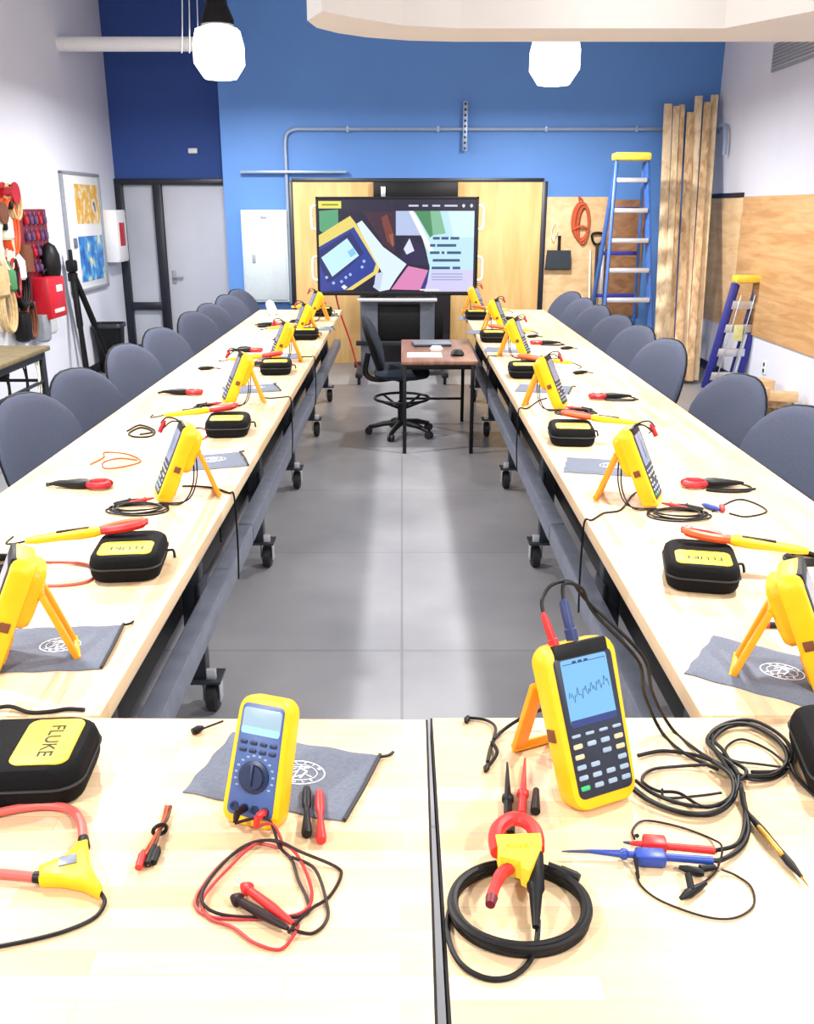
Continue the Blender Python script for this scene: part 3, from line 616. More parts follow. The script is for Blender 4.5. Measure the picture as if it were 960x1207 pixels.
# ------------------------------------------------------------------ rolling workbenches
def bench(cx, y0, y1, legs, label, si):
    cy = (y0+y1)/2; L = y1-y0-.004; w = .835
    t = thing('rolling_workbench', label, 'workbench', (cx, cy, 0), 0, 'maple topped rolling workbenches')
    MB().box((0, 0, T-.022), (w, L, .044), .003).build('bench_top', M['maple_y'], t)
    for s in (-1, 1):
        w = .835
        if s == si: MB().box((s*(w/2-.052), 0, .445), (.065, L-.02, .085), .006).build('side_rail', M['steel'], t); MB().box((s*(w/2-.165), 0, .565), (.01, L-.03, .34), .002).build('underbench_shade_panel', M['black'], t)  # black panel is added, standing in for the dark shade under the top
        MB().box((s*(w/2-.12), 0, .705), (.05, L-.1, .055), .004).build('top_rail', M['black'], t)
        if s == si: MB().box((s*(w/2-.06), 0, .375), (.03, L-.08, .025), .004).build('lower_rail', M['steel2'], t)
        w = .835 if s == si else .55
        for ly in legs:
            lg = MB(); lg.box((s*(w/2-.12), ly-cy, .445), (.066, .066, .58), .004); lg.box((s*(w/2-.095), ly-cy, .15), (.12, .11, .01), .002)
            lg.box((s*(w/2-.088), ly-cy, .43), (.012, .12, .2), .002)
            l_ = lg.build('leg', M['steel2'], t)
            o = MB(); x = s*(w/2-.08); o.M = TR(x, ly-cy+.03, .06) @ RY(PI/2); o.lathe([(.015, -.022), (.05, -.022), (.06, -.014), (.06, .014), (.05, .022), (.015, .022)], 20); o.build('caster_wheel', M['rubber'], l_)
            o = MB(); o.box((x-.032, ly-cy+.015, .1), (.005, .05, .1), .001); o.box((x+.032, ly-cy+.015, .1), (.005, .05, .1), .001); o.box((x, ly-cy, .146), (.08, .09, .008), .002)
            o.box((x, ly-cy-.02, .165), (.05, .02, .05), .002)
            o.build('caster_fork', M['alu'], l_)
    w = .835
    for ly in legs: MB().box((0, ly-cy, .62), (w-.2, .05, .05), .004).build('cross_bar', M['steel2'], t)
    return t
BS = [(1.625, 3.66, (1.95, 2.95)), (3.66, 6.49, (4.37, 5.76)), (6.49, 9.47, (7.22, 8.63))]
for side, cx in (('left', -1.0275), ('right', 1.0225)):
    for k, (y0, y1, lg) in enumerate(BS): bench(cx, y0, y1, lg, 'maple topped rolling workbench, %s in the %s run' % (('nearest', 'middle', 'farthest')[k], side), 1 if cx < 0 else -1)
def front_bench(cx, rz, label):
    t = thing('front_workbench', label, 'workbench', (cx, 1.20, 0), rz)
    MB().box((0, 0, T-.022), (1.83, .84, .044), .003).build('bench_top', M['maple_x'], t)
    for sx in (-1, 1):
        for sy in (-1, 1): MB().box((sx*.8, sy*.34, .37), (.066, .066, .735), .004).build('leg', M['steel2'], t)
    o = MB()
    for sy in (-1, 1): o.box((0, sy*.34, .7), (1.6, .05, .055), .004)
    o.build('frame', M['steel'], t)
    for sx in (-1, 1): MB().box((sx*.9165, 0, T-.024), (.004, .84, .044), 0).build('seam_shade_strip', M['black'], t)  # added black strips that paint the shade inside the bench seam
    for sx in (-1, 1): MB().box((sx*.906, 0, .69), (.012, .8, .09), .002).build('seam_shade_board', M['black'], t)  # dark boards added below the top so the seam gap looks shaded
front_bench(-.8705, R(-.5), 'maple topped workbench across the front, left of the black seam')
front_bench(.9765, R(.1), 'maple topped workbench across the front, right of the black seam')
# ------------------------------------------------------------------ task chairs
t = thing('task_chair', '', 'chair', (0, 0, 0), 0, 'grey chairs along the benches')
f_, b_ = MB(), MB(); backrest_mesh(f_, b_, .50, .54, .66, .24, .05, .08)
f_.build('backrest', M['fabric'], t); b_.build('back_shell', M['black'], t)
o = MB(); o.loft([[(x, y, z) for x, y in rrect(w, w*.96, .15)] for w, z in ((.38, .40), (.46, .415), (.49, .445), (.47, .47), (.38, .485))]); o.build('seat', M['fabric'], t)
MB().wire([(0, .02, .39), (0, .22, .37), (0, .31, .42), (0, .28, .6)], .024).build('back_arm', M['black'], t)
MB().taper((0, 0, .08), (0, 0, .4), [(0, .035), (.5, .033), (.52, .022), (.85, .022), (.88, .06), (1, .07)]).build('column', M['black'], t)
five_star(t, .11, M['black'])
chair0, used = t, False
def put_chair(x, y, face, label, used):
    # (x, y) of the backrest, face = direction the seat points
    dx, dy = math.sin(face), -math.cos(face)
    dup(chair0, used, (x+dx*.24, y+dy*.24, 0), face, label)
yl = [4.2, 4.9, 5.85, 6.7, 7.8, 8.5, 9.4, 10.05]; yr = [3.9, 4.72, 6.1, 6.85, 7.55, 8.35, 9.05, 9.75]
al = [62, 60, 62, 60, 58, 60, 58, 60]; ar = [58, 62, 60, 62, 58, 62, 64, 60]
for k, y in enumerate(yl):
    put_chair(-1.72, y, R(al[k]), 'grey fabric office chair, %s along the left bench run' % (ORD[k] if k < 7 else 'farthest'), used); used = True
for k, y in enumerate(yr):
    put_chair(1.72, y, R(-ar[k]), 'grey fabric office chair, %s along the right bench run' % (ORD[k] if k < 7 else 'farthest'), True)
# ------------------------------------------------------------------ scope meters
def make_scope(name, label, cat, group, wave):
    t = thing(name, label, cat, (0, 0, 0), 0, group)
    tilt = R(-24)                                            # body plane: x across, y up the face, z out of the face
    B = TR(0, 0, .012) @ RX(PI/2-R(24)) @ TR(0, .14, -.03)
    B = TR(0, -.0, .008) @ RX(PI/2+tilt) @ TR(0, .142, -.028)
    w, h = .146, .284
    def outl(s=0): return [(x*(.96+.07*(y/.142)), y) for x, y in rrect(w+s, h+s, .03)]
    o = MB(); o.M = B; o.prism(outl(), -.028, .024, .010); o.build('holster', M['yellow'], t)
    o = MB(); o.M = B; o.prism([(x*(.97+.05*(y/.142)), y) for x, y in rrect(.118, .24, .012)], .02, .0265, .001); o.build('face_panel', M['face'], t)
    fc = t.children[-1]
    o = MB(); o.M = B; o.box((0, .127, .012), (.11, .028, .03), .004); o.build('connector_block', M['black'], t)
    if wave:
        o = MB(); o.M = B; o.prism([(x, y+.058) for x, y in rrect(.094, .112, .004)], .026, .0272, 0); o.k = 1
        o.prism([(x, y+.058-.052) for x, y in rrect(.094, .012, .002)], .027, .0276, 0); o.prism([(x, y+.058+.048) for x, y in rrect(.088, .0012, .0004)], .0272, .0275, 0)
        for k in range(3): o.prism([(-.02+.012*k+x, y+.058+.05) for x, y in rrect(.008, .004, .001)], .0272, .0275, 0)
        pts = [(-.042+.084*k/40, .05+.006*math.sin(k*.9)+.006*math.sin(k*2.3)+.0004*k, .0278) for k in range(41)]
        o.tube(pts, .0005, 5)
        o.build('screen', [emit('scope_lcd', (130, 196, 244), .85), mat('lcd_navy', (34, 52, 110), .4)], fc)
    else:
        o = MB(); o.M = B; o.prism([(x, y+.058) for x, y in rrect(.094, .112, .004)], .026, .0272, 0); o.build('screen', mat('lcd_off', (120, 132, 160), .25), fc)
    o = MB(); o.M = B
    i = 0
    for r_ in range(6):
        for c in range(4):
            x = -.042+.028*c; y = -.014-.0175*r_
            if r_ in (2, 3) and c in (1, 2) and (r_+c) % 2: continue
            o.k = 1 if (r_ == 5 and c == 0) else (2 if (c in (0, 3) and r_ in (1, 2)) else 0)
            o.prism([(x+a, y+b) for a, b in rrect(.018, .008 if r_ else .005, .0025)], .026, .0285, .0008)
    o.build('keypad', [M['key'], M['keyg'], M['keyt']], fc)
    # folding stand at the back: two legs and a foot bar
    o = MB(); o.M = B
    top = -.028; yy = .02
    Bi = B.inverted()
    def gp(x, y, z): return Bi @ Vector((x, y, z))
    hz = B @ Vector((0, .07, -.053)); foot = Vector((0, hz.y+.062, .006))
    for s in (-1, 1): o.bar(gp(s*.048, hz.y+.004, hz.z), gp(s*.045, foot.y, foot.z), .028, .013, .003)
    o.bar(gp(-.058, foot.y, .008), gp(.058, foot.y, .008), .016, .012, .002); o.bar(gp(-.05, hz.y+.002, hz.z), gp(.05, hz.y+.002, hz.z), .016, .016, .002)
    o.build('kickstand', M['amber'], t)
    o = MB(); o.M = B; o.loft([[(x, y+.055, z) for x, y in rrect(.112-a, .15-a, .03)] for a, z in ((.0, -.024), (.0, -.042), (.012, -.053), (.04, -.058))]); o.build('rear_housing', M['yellow'], t)
    o = MB(); o.M = B; o.prism([(x, y-.075) for x, y in rrect(.09, .07, .01)], -.0335, -.027, .002); 
    for k in range(5): o.box((0, -.05-.011*k, -.034), (.07, .004, .003), .0008)
    o.build('battery_door', M['amber'], t)
    o = MB(); o.M = B
    for s in (-1, 1): MB_ = MB(); MB_.M = B; MB_.box((s*.071, -.01, -.004), (.004, .022, .022), .002); MB_.build('side_socket', M['brown'], t)
    return t
scope_front = make_scope('scope_meter', 'yellow scope meter with a glowing blue screen on the right front bench', 'meter', None, True)
scope_front.location = onz(720, 955); scope_front.rotation_euler = (0, 0, R(25))
scope0 = make_scope('scope_meter', '', 'meter', 'yellow scope meters along the bench runs', False)
# px foot positions for the stations
SL = [((-34, 788), -68), ((181, 588), -70), ((261, 476), -72), ((316, 427), -74), ((343, 398), -72), ((359, 378), -70)]
SR = [((996, 812), 66), ((781, 594), 66), ((669, 481), 68), ((626, 421), 70), ((600, 391), 68), ((573, 370), 70)]
used = False; MET = {}
for side, S in (('left', SL), ('right', SR)):
    for k, (p, a) in enumerate(S):
        l = onz(*p); MET[side, k] = l
        dup(scope0, used, l, R(a), 'yellow scope meter on its stand, %s along the %s bench run' % (ORD[k] if k < 5 else 'farthest', side)); used = True
# ------------------------------------------------------------------ pouches with emblem
def make_pouch(label, w=.3, h=.19, group=None):
    t = thing('zip_pouch', label, 'pouch', (0, 0, 0), 0, group)
    rnd = random.Random(int(w*1000))
    ph = [rnd.random()*6 for _ in range(4)]
    def hz(x, y):
        e = min(1, max(0, min(w/2-abs(x), h/2-abs(y))/.03))
        return .003+(.006+.0016*math.sin(x*22+ph[0])*math.cos(y*26+ph[1])+.0012*math.sin(x*41+y*30+ph[2]))*e**.5
    nx, ny = 30, 20; vs = []; fs = []
    def pt(i, j): return (-w/2+w*i/nx+.002*math.sin(j*.9), -h/2+h*j/ny+.002*math.sin(i*.7))
    for j in range(ny+1):
        for i in range(nx+1): x, y = pt(i, j); vs.append((x, y, hz(-w/2+w*i/nx, -h/2+h*j/ny)))
    n = len(vs)
    for j in range(ny+1):
        for i in range(nx+1): x, y = pt(i, j); vs.append((x, y, 0))
    for j in range(ny):
        for i in range(nx):
            a = j*(nx+1)+i; fs.append((a, a+1, a+nx+2, a+nx+1)); fs.append((n+a, n+a+nx+1, n+a+nx+2, n+a+1))
    rim = [(i, 0) for i in range(nx)]+[(nx, j) for j in range(ny)]+[(i, ny) for i in range(nx, 0, -1)]+[(0, j) for j in range(ny, 0, -1)]
    for q in range(len(rim)):
        a = rim[q]; b = rim[(q+1) % len(rim)]; ia = a[1]*(nx+1)+a[0]; ib = b[1]*(nx+1)+b[0]; fs.append((ia, n+ia, n+ib, ib))
    MB().add(vs, fs).build('pouch_body', M['bag'], t)
    o = MB(); o.wire([(w/2, -h/2, .006), (w/2+.003, 0, .008), (w/2, h/2, .006)], .004); o.build('zipper', M['zip'], t)
    z_ = t.children[-1]
    MB().wire([(w/2+.002, h/2-.01, .008), (w/2+.015, h/2+.004, .005), (w/2+.02, h/2+.018, .004)], .003).build('zip_pull', M['black'], z_)
    # oval emblem: ring, arched words and a climbing lineman figure
    E = MB(); A, Bq = .047, .034; cx, cy = .03, .0
    def flat(pts, dz=.0006): E.add([(cx+x, cy+y, hz(cx+x, cy+y)+dz) for x, y in pts], [tuple(range(len(pts)))])
    def stroke(a, b, wd):
        d = Vector((b[0]-a[0], b[1]-a[1])); nrm = Vector((-d.y, d.x)).normalized()*wd/2; m = 4
        for k in range(m):
            p, q = Vector(a)+d*k/m, Vector(a)+d*(k+1)/m
            flat([p-nrm, q-nrm, q+nrm, p+nrm])
    def ring(a, b, wd, n=48):
        for k in range(n):
            t0, t1 = 2*PI*k/n, 2*PI*(k+1)/n
            flat([(a*math.cos(t0), b*math.sin(t0)), (a*math.cos(t1), b*math.sin(t1)), ((a-wd)*math.cos(t1), (b-wd)*math.sin(t1)), ((a-wd)*math.cos(t0), (b-wd)*math.sin(t0))])
    ring(A, Bq, .0022); ring(A*.70, Bq*.66, .0014)
    for a, b, wd in (((-.004, .02), (-.006, -.02), .0028), ((-.006, .012), (.012, .005), .0035), ((.012, .005), (.006, -.016), .004), ((.003, .012), (.012, .016), .003), ((-.02, .012), (.016, .019), .0022), ((-.022, -.012), (-.006, .002), .0022), ((.006, -.008), (-.006, -.016), .003), ((.014, -.004), (.026, -.008), .002), ((-.018, .002), (-.01, .01), .002)): stroke(a, b, wd)
    ob = E.build('emblem', M['print'], t, smooth=False)
    for word, a0, a1, up in (('KLEIN', 140, 40, 1), ('TOOLS', 222, 318, -1)):
        for q, ch in enumerate(word):
            a = R(a0+(a1-a0)*q/(len(word)-1)); x, y = A*.83*math.cos(a), Bq*.81*math.sin(a)
            rot = math.atan2(A*math.sin(a)/1, Bq*math.cos(a)*1.35)-PI/2 if up > 0 else math.atan2(A*math.sin(a), Bq*math.cos(a)*1.35)+PI/2
            text_mesh(ch, .0095, 'lettering', M['print'], ob, TR(cx+x, cy+y, hz(cx+x, cy+y)+.0012) @ RZ(rot))
    return t
pf = make_pouch('grey zip pouch with a white oval emblem under the blue faced multimeter', .30, .20)
c_ = [onz(*p) for p in ((208, 930), (245, 862), (468, 895), (430, 976))]
ctr = sum(c_, Vector())/4; dxy = (c_[3]-c_[0])+(c_[2]-c_[1])
pf.location = ctr; pf.rotation_euler = (0, 0, math.atan2(dxy.y, dxy.x))
pouch0 = make_pouch('', .3, .225, 'grey zip pouches along the bench runs')
BL = [((56, 765), 4), ((244, 545), 18), ((296, 459), 18), ((328, 421), 15), ((372, 388), 12), ((379, 372), 10)]
BR = [((905, 792), -34), ((712, 551), -14), ((641, 459), -15), ((596, 413), -12), ((572, 392), -10), ((560, 376), -10)]
used = False
for side, S in (('left', BL), ('right', BR)):
    for k, (p, a) in enumerate(S):
        dup(pouch0, used, onz(*p), R(a), 'grey zip pouch with white emblem, %s along the %s bench run' % (ORD[k] if k < 5 else 'farthest', side)); used = True
# ------------------------------------------------------------------ soft cases
t = thing('soft_case', '', 'case', (0, 0, 0), 0, 'black soft cases with yellow labels')
o = MB(); o.loft([[(x, y, z) for x, y in rrect(.19-a, .235-a, .045)] for a, z in ((.03, 0), (.012, .006), (.002, .02), (0, .036), (.0, .04))]); o.build('lower_shell', M['case'], t)
o = MB(); o.loft([[(x, y, z) for x, y in rrect(.19-a, .235-a, .045)] for a, z in ((.0, .044), (.0, .056), (.006, .068), (.02, .076), (.05, .079))]); o.build('lid', M['case'], t)
o = MB(); o.tube([(x, y, .042) for x, y in rrect(.192, .237, .045)], .003, 6, True); o.build('zipper', M['zip'], t)
MB().wire([(.095, .02, .042), (.115, .03, .04), (.12, .02, .02)], .004).build('zip_pull', M['black'], t)
o = MB(); o.prism([(x, y-.045) for x, y in rrect(.145, .1, .02)], .074, .0805, .002); lb = o.build('label_patch', M['label'], t)
text_mesh('FLUKE', .036, 'lettering', M['black'], lb, TR(0, -.05, .0806) @ RZ(PI))
case0 = t
CL = [((155, 670), 6), ((270, 510), 4), ((326, 439), 4), ((361, 399), 2), ((380, 372), 2)]
CR = [((824, 682), -12), ((673, 520), -4), ((618, 443), -2), ((581, 402), 0), ((561, 376), 0)]
CASES = {}
dup(case0, False, onz(33, 920), R(90+4), 'black soft case with a yellow label at the left end of the front bench')
dup(case0, True, onz(1004, 912), R(-10), 'black soft case cut off by the right edge on the front bench')
for side, S in (('left', CL), ('right', CR)):
    for k, (p, a) in enumerate(S):
        CASES[side, k] = onz(*p)
        dup(case0, True, onz(*p), R(a), 'black soft case with yellow label, %s along the %s bench run' % (ORD[k] if k < 4 else 'farthest', side))
# ------------------------------------------------------------------ clamp handles resting on the cases (yellow handle, red jaws)
t = thing('clamp_probe', '', 'clamp', (0, 0, 0), 0, 'yellow handled clamps resting on the cases')
def half(s):
    return [(.0, s*.002, 0), (.03, s*.014, .002), (.07, s*.02, .004), (.11, s*.016, .006), (.135, s*.003, .008)]
for s in (-1, 1):
    o = MB(); o.tube(catmull(half(s), sub=5), [.012]*4+[.013]*14+[.009]*3, 8); o.build('jaw', M['orange' if s > 0 else 'red'], t)
o = MB(); o.M = RY(-PI/2)
o.loft([[(x, y, z) for x, y in rrect(a, b, .01)] for a, b, z in ((.02, .03, -.01), (.026, .044, .01), (.028, .046, .05), (.024, .034, .1), (.022, .03, .17), (.014, .02, .2))]); o.build('handle', M['yellow'], t)
o = MB(); o.box((-.07, 0, .0135), (.09, .012, .006), .002); o.build('trigger', M['black'], t)
o = MB(); o.wire([(-.2, 0, 0), (-.23, .01, -.006), (-.26, .04, -.012), (-.25, .1, -.014)], .003); o.build('cable', M['cable'], t)
clamp0 = t; used = False
for side in ('left', 'right'):
    s = 1 if side == 'left' else -1
    for k in range(5):
        c = CASES[side, k]
        a = (R(14) if s > 0 else R(180-16))
        o = dup(clamp0, used, (c.x-s*.10, c.y+.055, T+.094), a, 'yellow clamp with red jaws on the %s soft case of the %s run' % (ORD[k] if k < 4 else 'farthest', side)); used = True
        o.rotation_euler = (0, R(-4), a)
# ------------------------------------------------------------------ red clamp heads with black handle lying near the outer edge
t = thing('current_clamp', '', 'clamp', (0, 0, 0), 0, 'dark red clamps near the outer bench edges')
for s in (-1, 1):
    o = MB(); o.tube(catmull([(.02, s*.006, .016), (.04, s*.026, .016), (.075, s*.03, .016), (.1, s*.004, .016)], sub=5), .0125, 8); o.build('jaw', M['dred'], t)
o = MB(); o.M = TR(0, 0, .016) @ RY(-PI/2); o.loft([[(x, y, z) for x, y in rrect(a, b, .01)] for a, b, z in ((.024, .03, -.03), (.03, .05, -.01), (.03, .05, .02), (.024, .034, .06), (.016, .02, .1), (.008, .01, .12))]); o.build('handle', M['black'], t)
o = MB(); o.wire([(-.11, 0, .012), (-.14, .02, .005), (-.11, .07, .005), (-.02, .075, .005), (.03, .05, .005), (-.02, .045, .005), (-.1, .05, .005), (-.15, .04, .005)], .004); o.build('cable', M['cable'], t)
cc0 = t; used = False
for side, S in (('left', [((98, 575), 0), ((216, 465), 0), ((292, 415), 5), ((320, 384), 0)]), ('right', [((838, 574), 180), ((718, 470), 180), ((642, 406), 178), ((597, 377), 180)])):
    for k, (p, a) in enumerate(S):
        dup(cc0, used, onz(*p), R(a), 'dark red clamp with black handle, %s on the outer side of the %s run' % (('nearest', 'second', 'third', 'farthest')[k], side)); used = True
# ------------------------------------------------------------------ coiled leads in front of each meter, with cables up to its top
def make_leads(label, group):
    t = thing('test_leads', label, 'test leads', (0, 0, 0), 0, group)
    o = MB()
    for k in range(5):
        rx, ry = .105-.008*k, .06-.004*k
        o.wire([(rx*math.cos(q)+.006*math.sin(k*2), ry*math.sin(q)-.006*math.cos(k*3), .004+.0028*k+.002*math.sin(q*2+k)) for q in [2*PI*j/12+k for j in range(12)]], .0028, True, 5, 6)
    o.build('cable', M['cable'], t)
    # (meter stands at +x +y side; the lead climbs behind the meter to its top)
    o = MB(); o.wire([(.07, .04, .01), (.14, .06, .008), (.165, .13, .06), (.16, .16, .16), (.13, .17, .26), (.085, .165, .285), (.06, .16, .265)], .0028); o.build('riser', M['cable'], t)
    o = MB(); o.wire([(.06, .05, .01), (.15, .08, .01), (.175, .14, .07), (.17, .165, .17), (.14, .18, .25), (.1, .17, .27), (.07, .15, .25)], .0026); o.build('riser', M['leadblk'], t)
    o = MB(); o.taper((.075, .163, .275), (.055, .155, .235), [(0, .004), (.3, .008), (1, .008)]); o.build('plug', M['dred'], t)
    for s, m in ((0, 'black'), (1, 'red')):
        o = MB(); o.taper((-.09+.05*s, .03+.012*s, .014), (-.02+.05*s, .09+.012*s, .012), [(0, .003), (.1, .006), (.6, .0075), (.65, .011), (.7, .006), (1, .003)]); o.build('probe', M[m], t)
    return t
# place so the meter foot sits at offset (.03,.10) from the coil for the left side; mirrored copy for the right
leads0 = make_leads('', 'coiled test leads along the bench runs')
used = False
for side in ('left', 'right'):
    for k in range(6):
        m = MET[side, k]
        if k == 0: continue
        s = 1 if side == 'left' else -1
        o = dup(leads0, used, (m.x-s*.02, m.y-.13, T), 0, 'black coiled test leads beside the %s scope meter of the %s run' % (ORD[k] if k < 5 else 'farthest', side)); used = True
        if s < 0: o.scale = (-1, 1, 1)
# cords running over the inner bench edge
def cord(px, label, xe, m='cable', r=.0035):
    pts = [onz(*p)+Vector((0, 0, r)) for p in px]
    e = pts[-1]; s = 1 if xe < 0 else -1
    pts += [Vector((xe+s*.004, e.y, T+.003)), Vector((xe+s*.01, e.y-.005, T-.05)), Vector((xe+s*.012, e.y-.01, T-.2)), Vector((xe-s*.0, e.y+.03, T-.34))]
    o = MB(); o.wire(pts, r); tag(o.build('power_cable', M[m]), label, 'cord', 'power cords over the inner bench edges')
cord([(215, 574), (230, 574), (252, 576), (270, 582)], 'black power cord over the inner edge of the left run, nearest of them', -.61)
cord([(306, 468), (318, 470), (332, 469)], 'black power cord over the inner edge of the left run, second of them', -.61)
cord([(340, 420), (355, 421), (366, 421)], 'black power cord over the inner edge of the left run, farthest of them', -.61)
cord([(762, 575), (745, 585), (732, 602), (712, 606), (698, 614)], 'black power cord over the inner edge of the right run, nearest of them', .605)
cord([(645, 470), (635, 473), (622, 482)], 'black power cord over the inner edge of the right run, second of them', .605)
cord([(606, 412), (595, 414), (586, 420)], 'black power cord over the inner edge of the right run, farthest of them', .605)
def loose(name, px, r, m, label, cat, closed=False, dz=0, group=None, z=T):
    o = MB(); o.wire([onz(p[0], p[1], z)+Vector((0, 0, r+dz+(p[2] if len(p) > 2 else 0))) for p in px], r, closed); return tag(o.build(name, M[m]), label, cat, group)
loose('jumper_lead', [(107, 548), (122, 540), (124, 534), (150, 536), (166, 544), (150, 550), (125, 553), (122, 546), (140, 541), (162, 543)], .003, 'ropered', 'thin red jumper lead lying left of the second meter of the left run', 'lead')
loose('cable_loop', [(150, 509), (165, 502), (182, 508), (178, 515), (160, 516), (152, 512), (166, 505), (180, 510), (165, 513)], .004, 'cable', 'small black cable loop near the outer edge of the left run', 'cable')
loose('flexible_coil', [(10, 664), (40, 664), (80, 664), (105, 668), (112, 678), (100, 688), (60, 692), (20, 688), (-20, 680)], .0042, 'rope', 'red flexible current loop on the left run beside the nearest soft case', 'current loop')
loose('flexible_coil', [(225, 507), (236, 505), (246, 510), (240, 518), (228, 519)], .0035, 'rope', 'red flexible current loop on the left run behind the second soft case', 'current loop')
loose('black_cable', [(-10, 838), (12, 837, .004), (35, 842), (60, 841), (80, 838), (100, 839)], .0045, 'cable', 'black cord lying across the near end of the left run', 'cord')
o = MB(); p0 = onz(-3, 670); o.M = TR(p0.x, p0.y, T)
for k in range(5): o.wire([((.075-.004*k)*math.cos(q), (.055-.003*k)*math.sin(q), .005+.005*k) for q in [2*PI*j/12+k for j in range(12)]], .0045, True, 5)
tag(o.build('cable_coil', M['cable']), 'black cable coil at the left edge beside the nearest scope meter', 'cable coil')
o = MB(); p0 = onz(946, 661); o.M = TR(p0.x, p0.y, T)
for k in range(4): o.wire([((.05-.004*k)*math.cos(q), (.045-.003*k)*math.sin(q), .005+.004*k) for q in [2*PI*j/12+k for j in range(12)]], .0045, True, 5)
o.wire([(-.02, .04, .01), (-.06, .07, .01), (-.1, .08, .006)], .003)
tag(o.build('cable_coil', M['cable']), 'black cable coil at the right edge beside the nearest scope meter', 'cable coil')
t = thing('small_plug', 'small red and black plug lying behind the pouch on the right run', 'plug', onz(912, 740))
MB().taper((-.03, 0, .008), (-.012, 0, .008), [(0, .005), (.3, .008), (1, .008)]).build('cap', M['red'], t); MB().taper((-.012, 0, .008), (.03, -.004, .008), [(0, .008), (.8, .007), (1, .002)]).build('body', M['black'], t)
loose('small_cable', [(840, 604), (868, 590), (890, 594), (904, 604), (880, 610), (860, 606)], .003, 'cable', 'thin black cable loop right of the second meter of the right run', 'cable')
for k, (p, l) in enumerate((((728, 459), 'right run beside the third scope meter'), ((668, 412), 'right run beside the fourth scope meter'), ((243, 436), 'left run beside the third scope meter'), ((288, 452-40), 'left run beyond the third meter'), ((310, 386), 'left run near the far end'), ((628, 398), 'right run near the far end'), ((684, 441), 'right run beyond the third meter'))):
    if k == 0: continue
    t = thing('lead_clip', 'small black clip on the outer side of the '+l, 'clip', onz(*p), .3, 'small clips on the bench runs')
    MB().taper((-.05, 0, .012), (.05, .0, .012), [(0, .004), (.2, .012), (.6, .013), (1, .006)]).build('grip', M['black'], t)
    MB().wire([(.04, 0, .008), (.07, .02, .005), (.09, 0, .004)], .003).build('cable', M['cable'], t)
t = thing('blue_pink_probe', 'blue and red probe pair lying beside the second meter of the right run', 'probe', onz(846, 602))
MB().taper((-.04, .04, .01), (0, -.02, .01), [(0, .004), (.2, .009), (.8, .009), (1, .004)]).build('probe', M['lblue'], t)
MB().taper((.02, .03, .01), (.01, -.03, .01), [(0, .004), (.2, .009), (.8, .009), (1, .004)]).build('probe', M['red'], t)
c0 = onz(320, 368); t = thing('paper_roll', 'white rolled paper on the far end of the left run', 'paper roll', (c0.x, c0.y, T), R(10))
o = MB(); o.M = TR(0, 0, .045) @ RX(PI/2); o.lathe([(.012, -.3), (.045, -.3), (.045, .3), (.012, .3), (.012, .29)], 20); o.build('roll', M['white'], t)
# ------------------------------------------------------------------ front bench: multimeter
mm = thing('multimeter', 'yellow multimeter with a blue face and dial standing on the front bench', 'multimeter', onz(292, 978), R(-19))
B = TR(0, 0, .006) @ RX(PI/2-R(24)) @ TR(0, .105, -.022)
o = MB(); o.M = B; o.prism([(x*(1-.06*(y/.105)), y) for x, y in rrect(.102, .212, .024)], -.024, .022, .009); o.build('holster', M['yellow'], mm)
o = MB(); o.M = B; o.prism([(x*(1-.05*(y/.105)), y+.002) for x, y in rrect(.08, .184, .01)], .02, .0235, .001); o.build('face_panel', M['mface'], mm); fc = mm.children[-1]
o = MB(); o.M = B; o.prism([(x, y+.066) for x, y in rrect(.07, .042, .006)], .0225, .0245, .0005); o.k = 1
o.prism([(x, y+.05) for x, y in rrect(.07, .012, .004)], .0245, .0249, 0)
o.build('display', [emit('meter_lcd', (196, 226, 244), .75), mat('lcd_edge', (150, 200, 236), .3)], fc)
o = MB(); o.M = B
for r_ in range(2):
    for c in range(4): o.prism([(-.027+.018*c+x, .03-.013*r_+y) for x, y in rrect(.013, .007, .003)], .023, .0255, .0008)
o.build('button_row', M['dial'], fc)
o = MB(); o.M = B @ TR(0, -.024, .023); o.lathe([(.027, 0), (.027, .004), (.021, .006), (.02, .012), (.002, .0125)], 24); o.box((0, .004, .0135), (.006, .034, .004), .001)
o.build('dial', M['dial'], fc)
o = MB(); o.M = B
for k in range(14):
    a = R(-30+240*k/13); o.prism([(x+.034*math.cos(a), y-.024+.034*math.sin(a)) for x, y in rrect(.005, .003, .0008)], .023, .0238, 0)
o.build('dial_marks', M['key'], fc)
o = MB(); o.M = B
for k in range(4): o.M = B @ TR(-.028+.0187*k, -.076, .023); o.lathe([(.0075, 0), (.0075, .003), (.004, .003), (.004, .001)], 14)
o.build('jack', M['dial'], fc)
o = MB(); Bi = B.inverted(); hz = B @ Vector((0, .03, -.024))
o.bar(Bi @ hz, Bi @ Vector((0, hz.y+.09, .004)), .06, .006, .002); o.build('kickstand', M['amber'], mm)
pl = []
for x, m in ((-.009, 'leadblk'), (.0275, 'red')):
    o = MB(); o.M = B; o.taper((x, -.076, .024), (x, -.079, .05), [(0, .0065), (.7, .007), (1, .004)]); o.taper((x, -.079, .048), (x, -.095, .052), [(0, .006), (.5, .005), (1, .003)]); o.build('lead_plug', M[m], mm)
    pl.append(mm.matrix_basis @ TR(*mm.location).inverted() @ Vector((0, 0, 0)))
bpy.context.view_layer.update()
mw = Matrix.Translation(mm.location) @ RZ(R(-19)) @ B
j0 = mw @ Vector((-.009, -.095, .052)); j1 = mw @ Vector((.0275, -.095, .052))
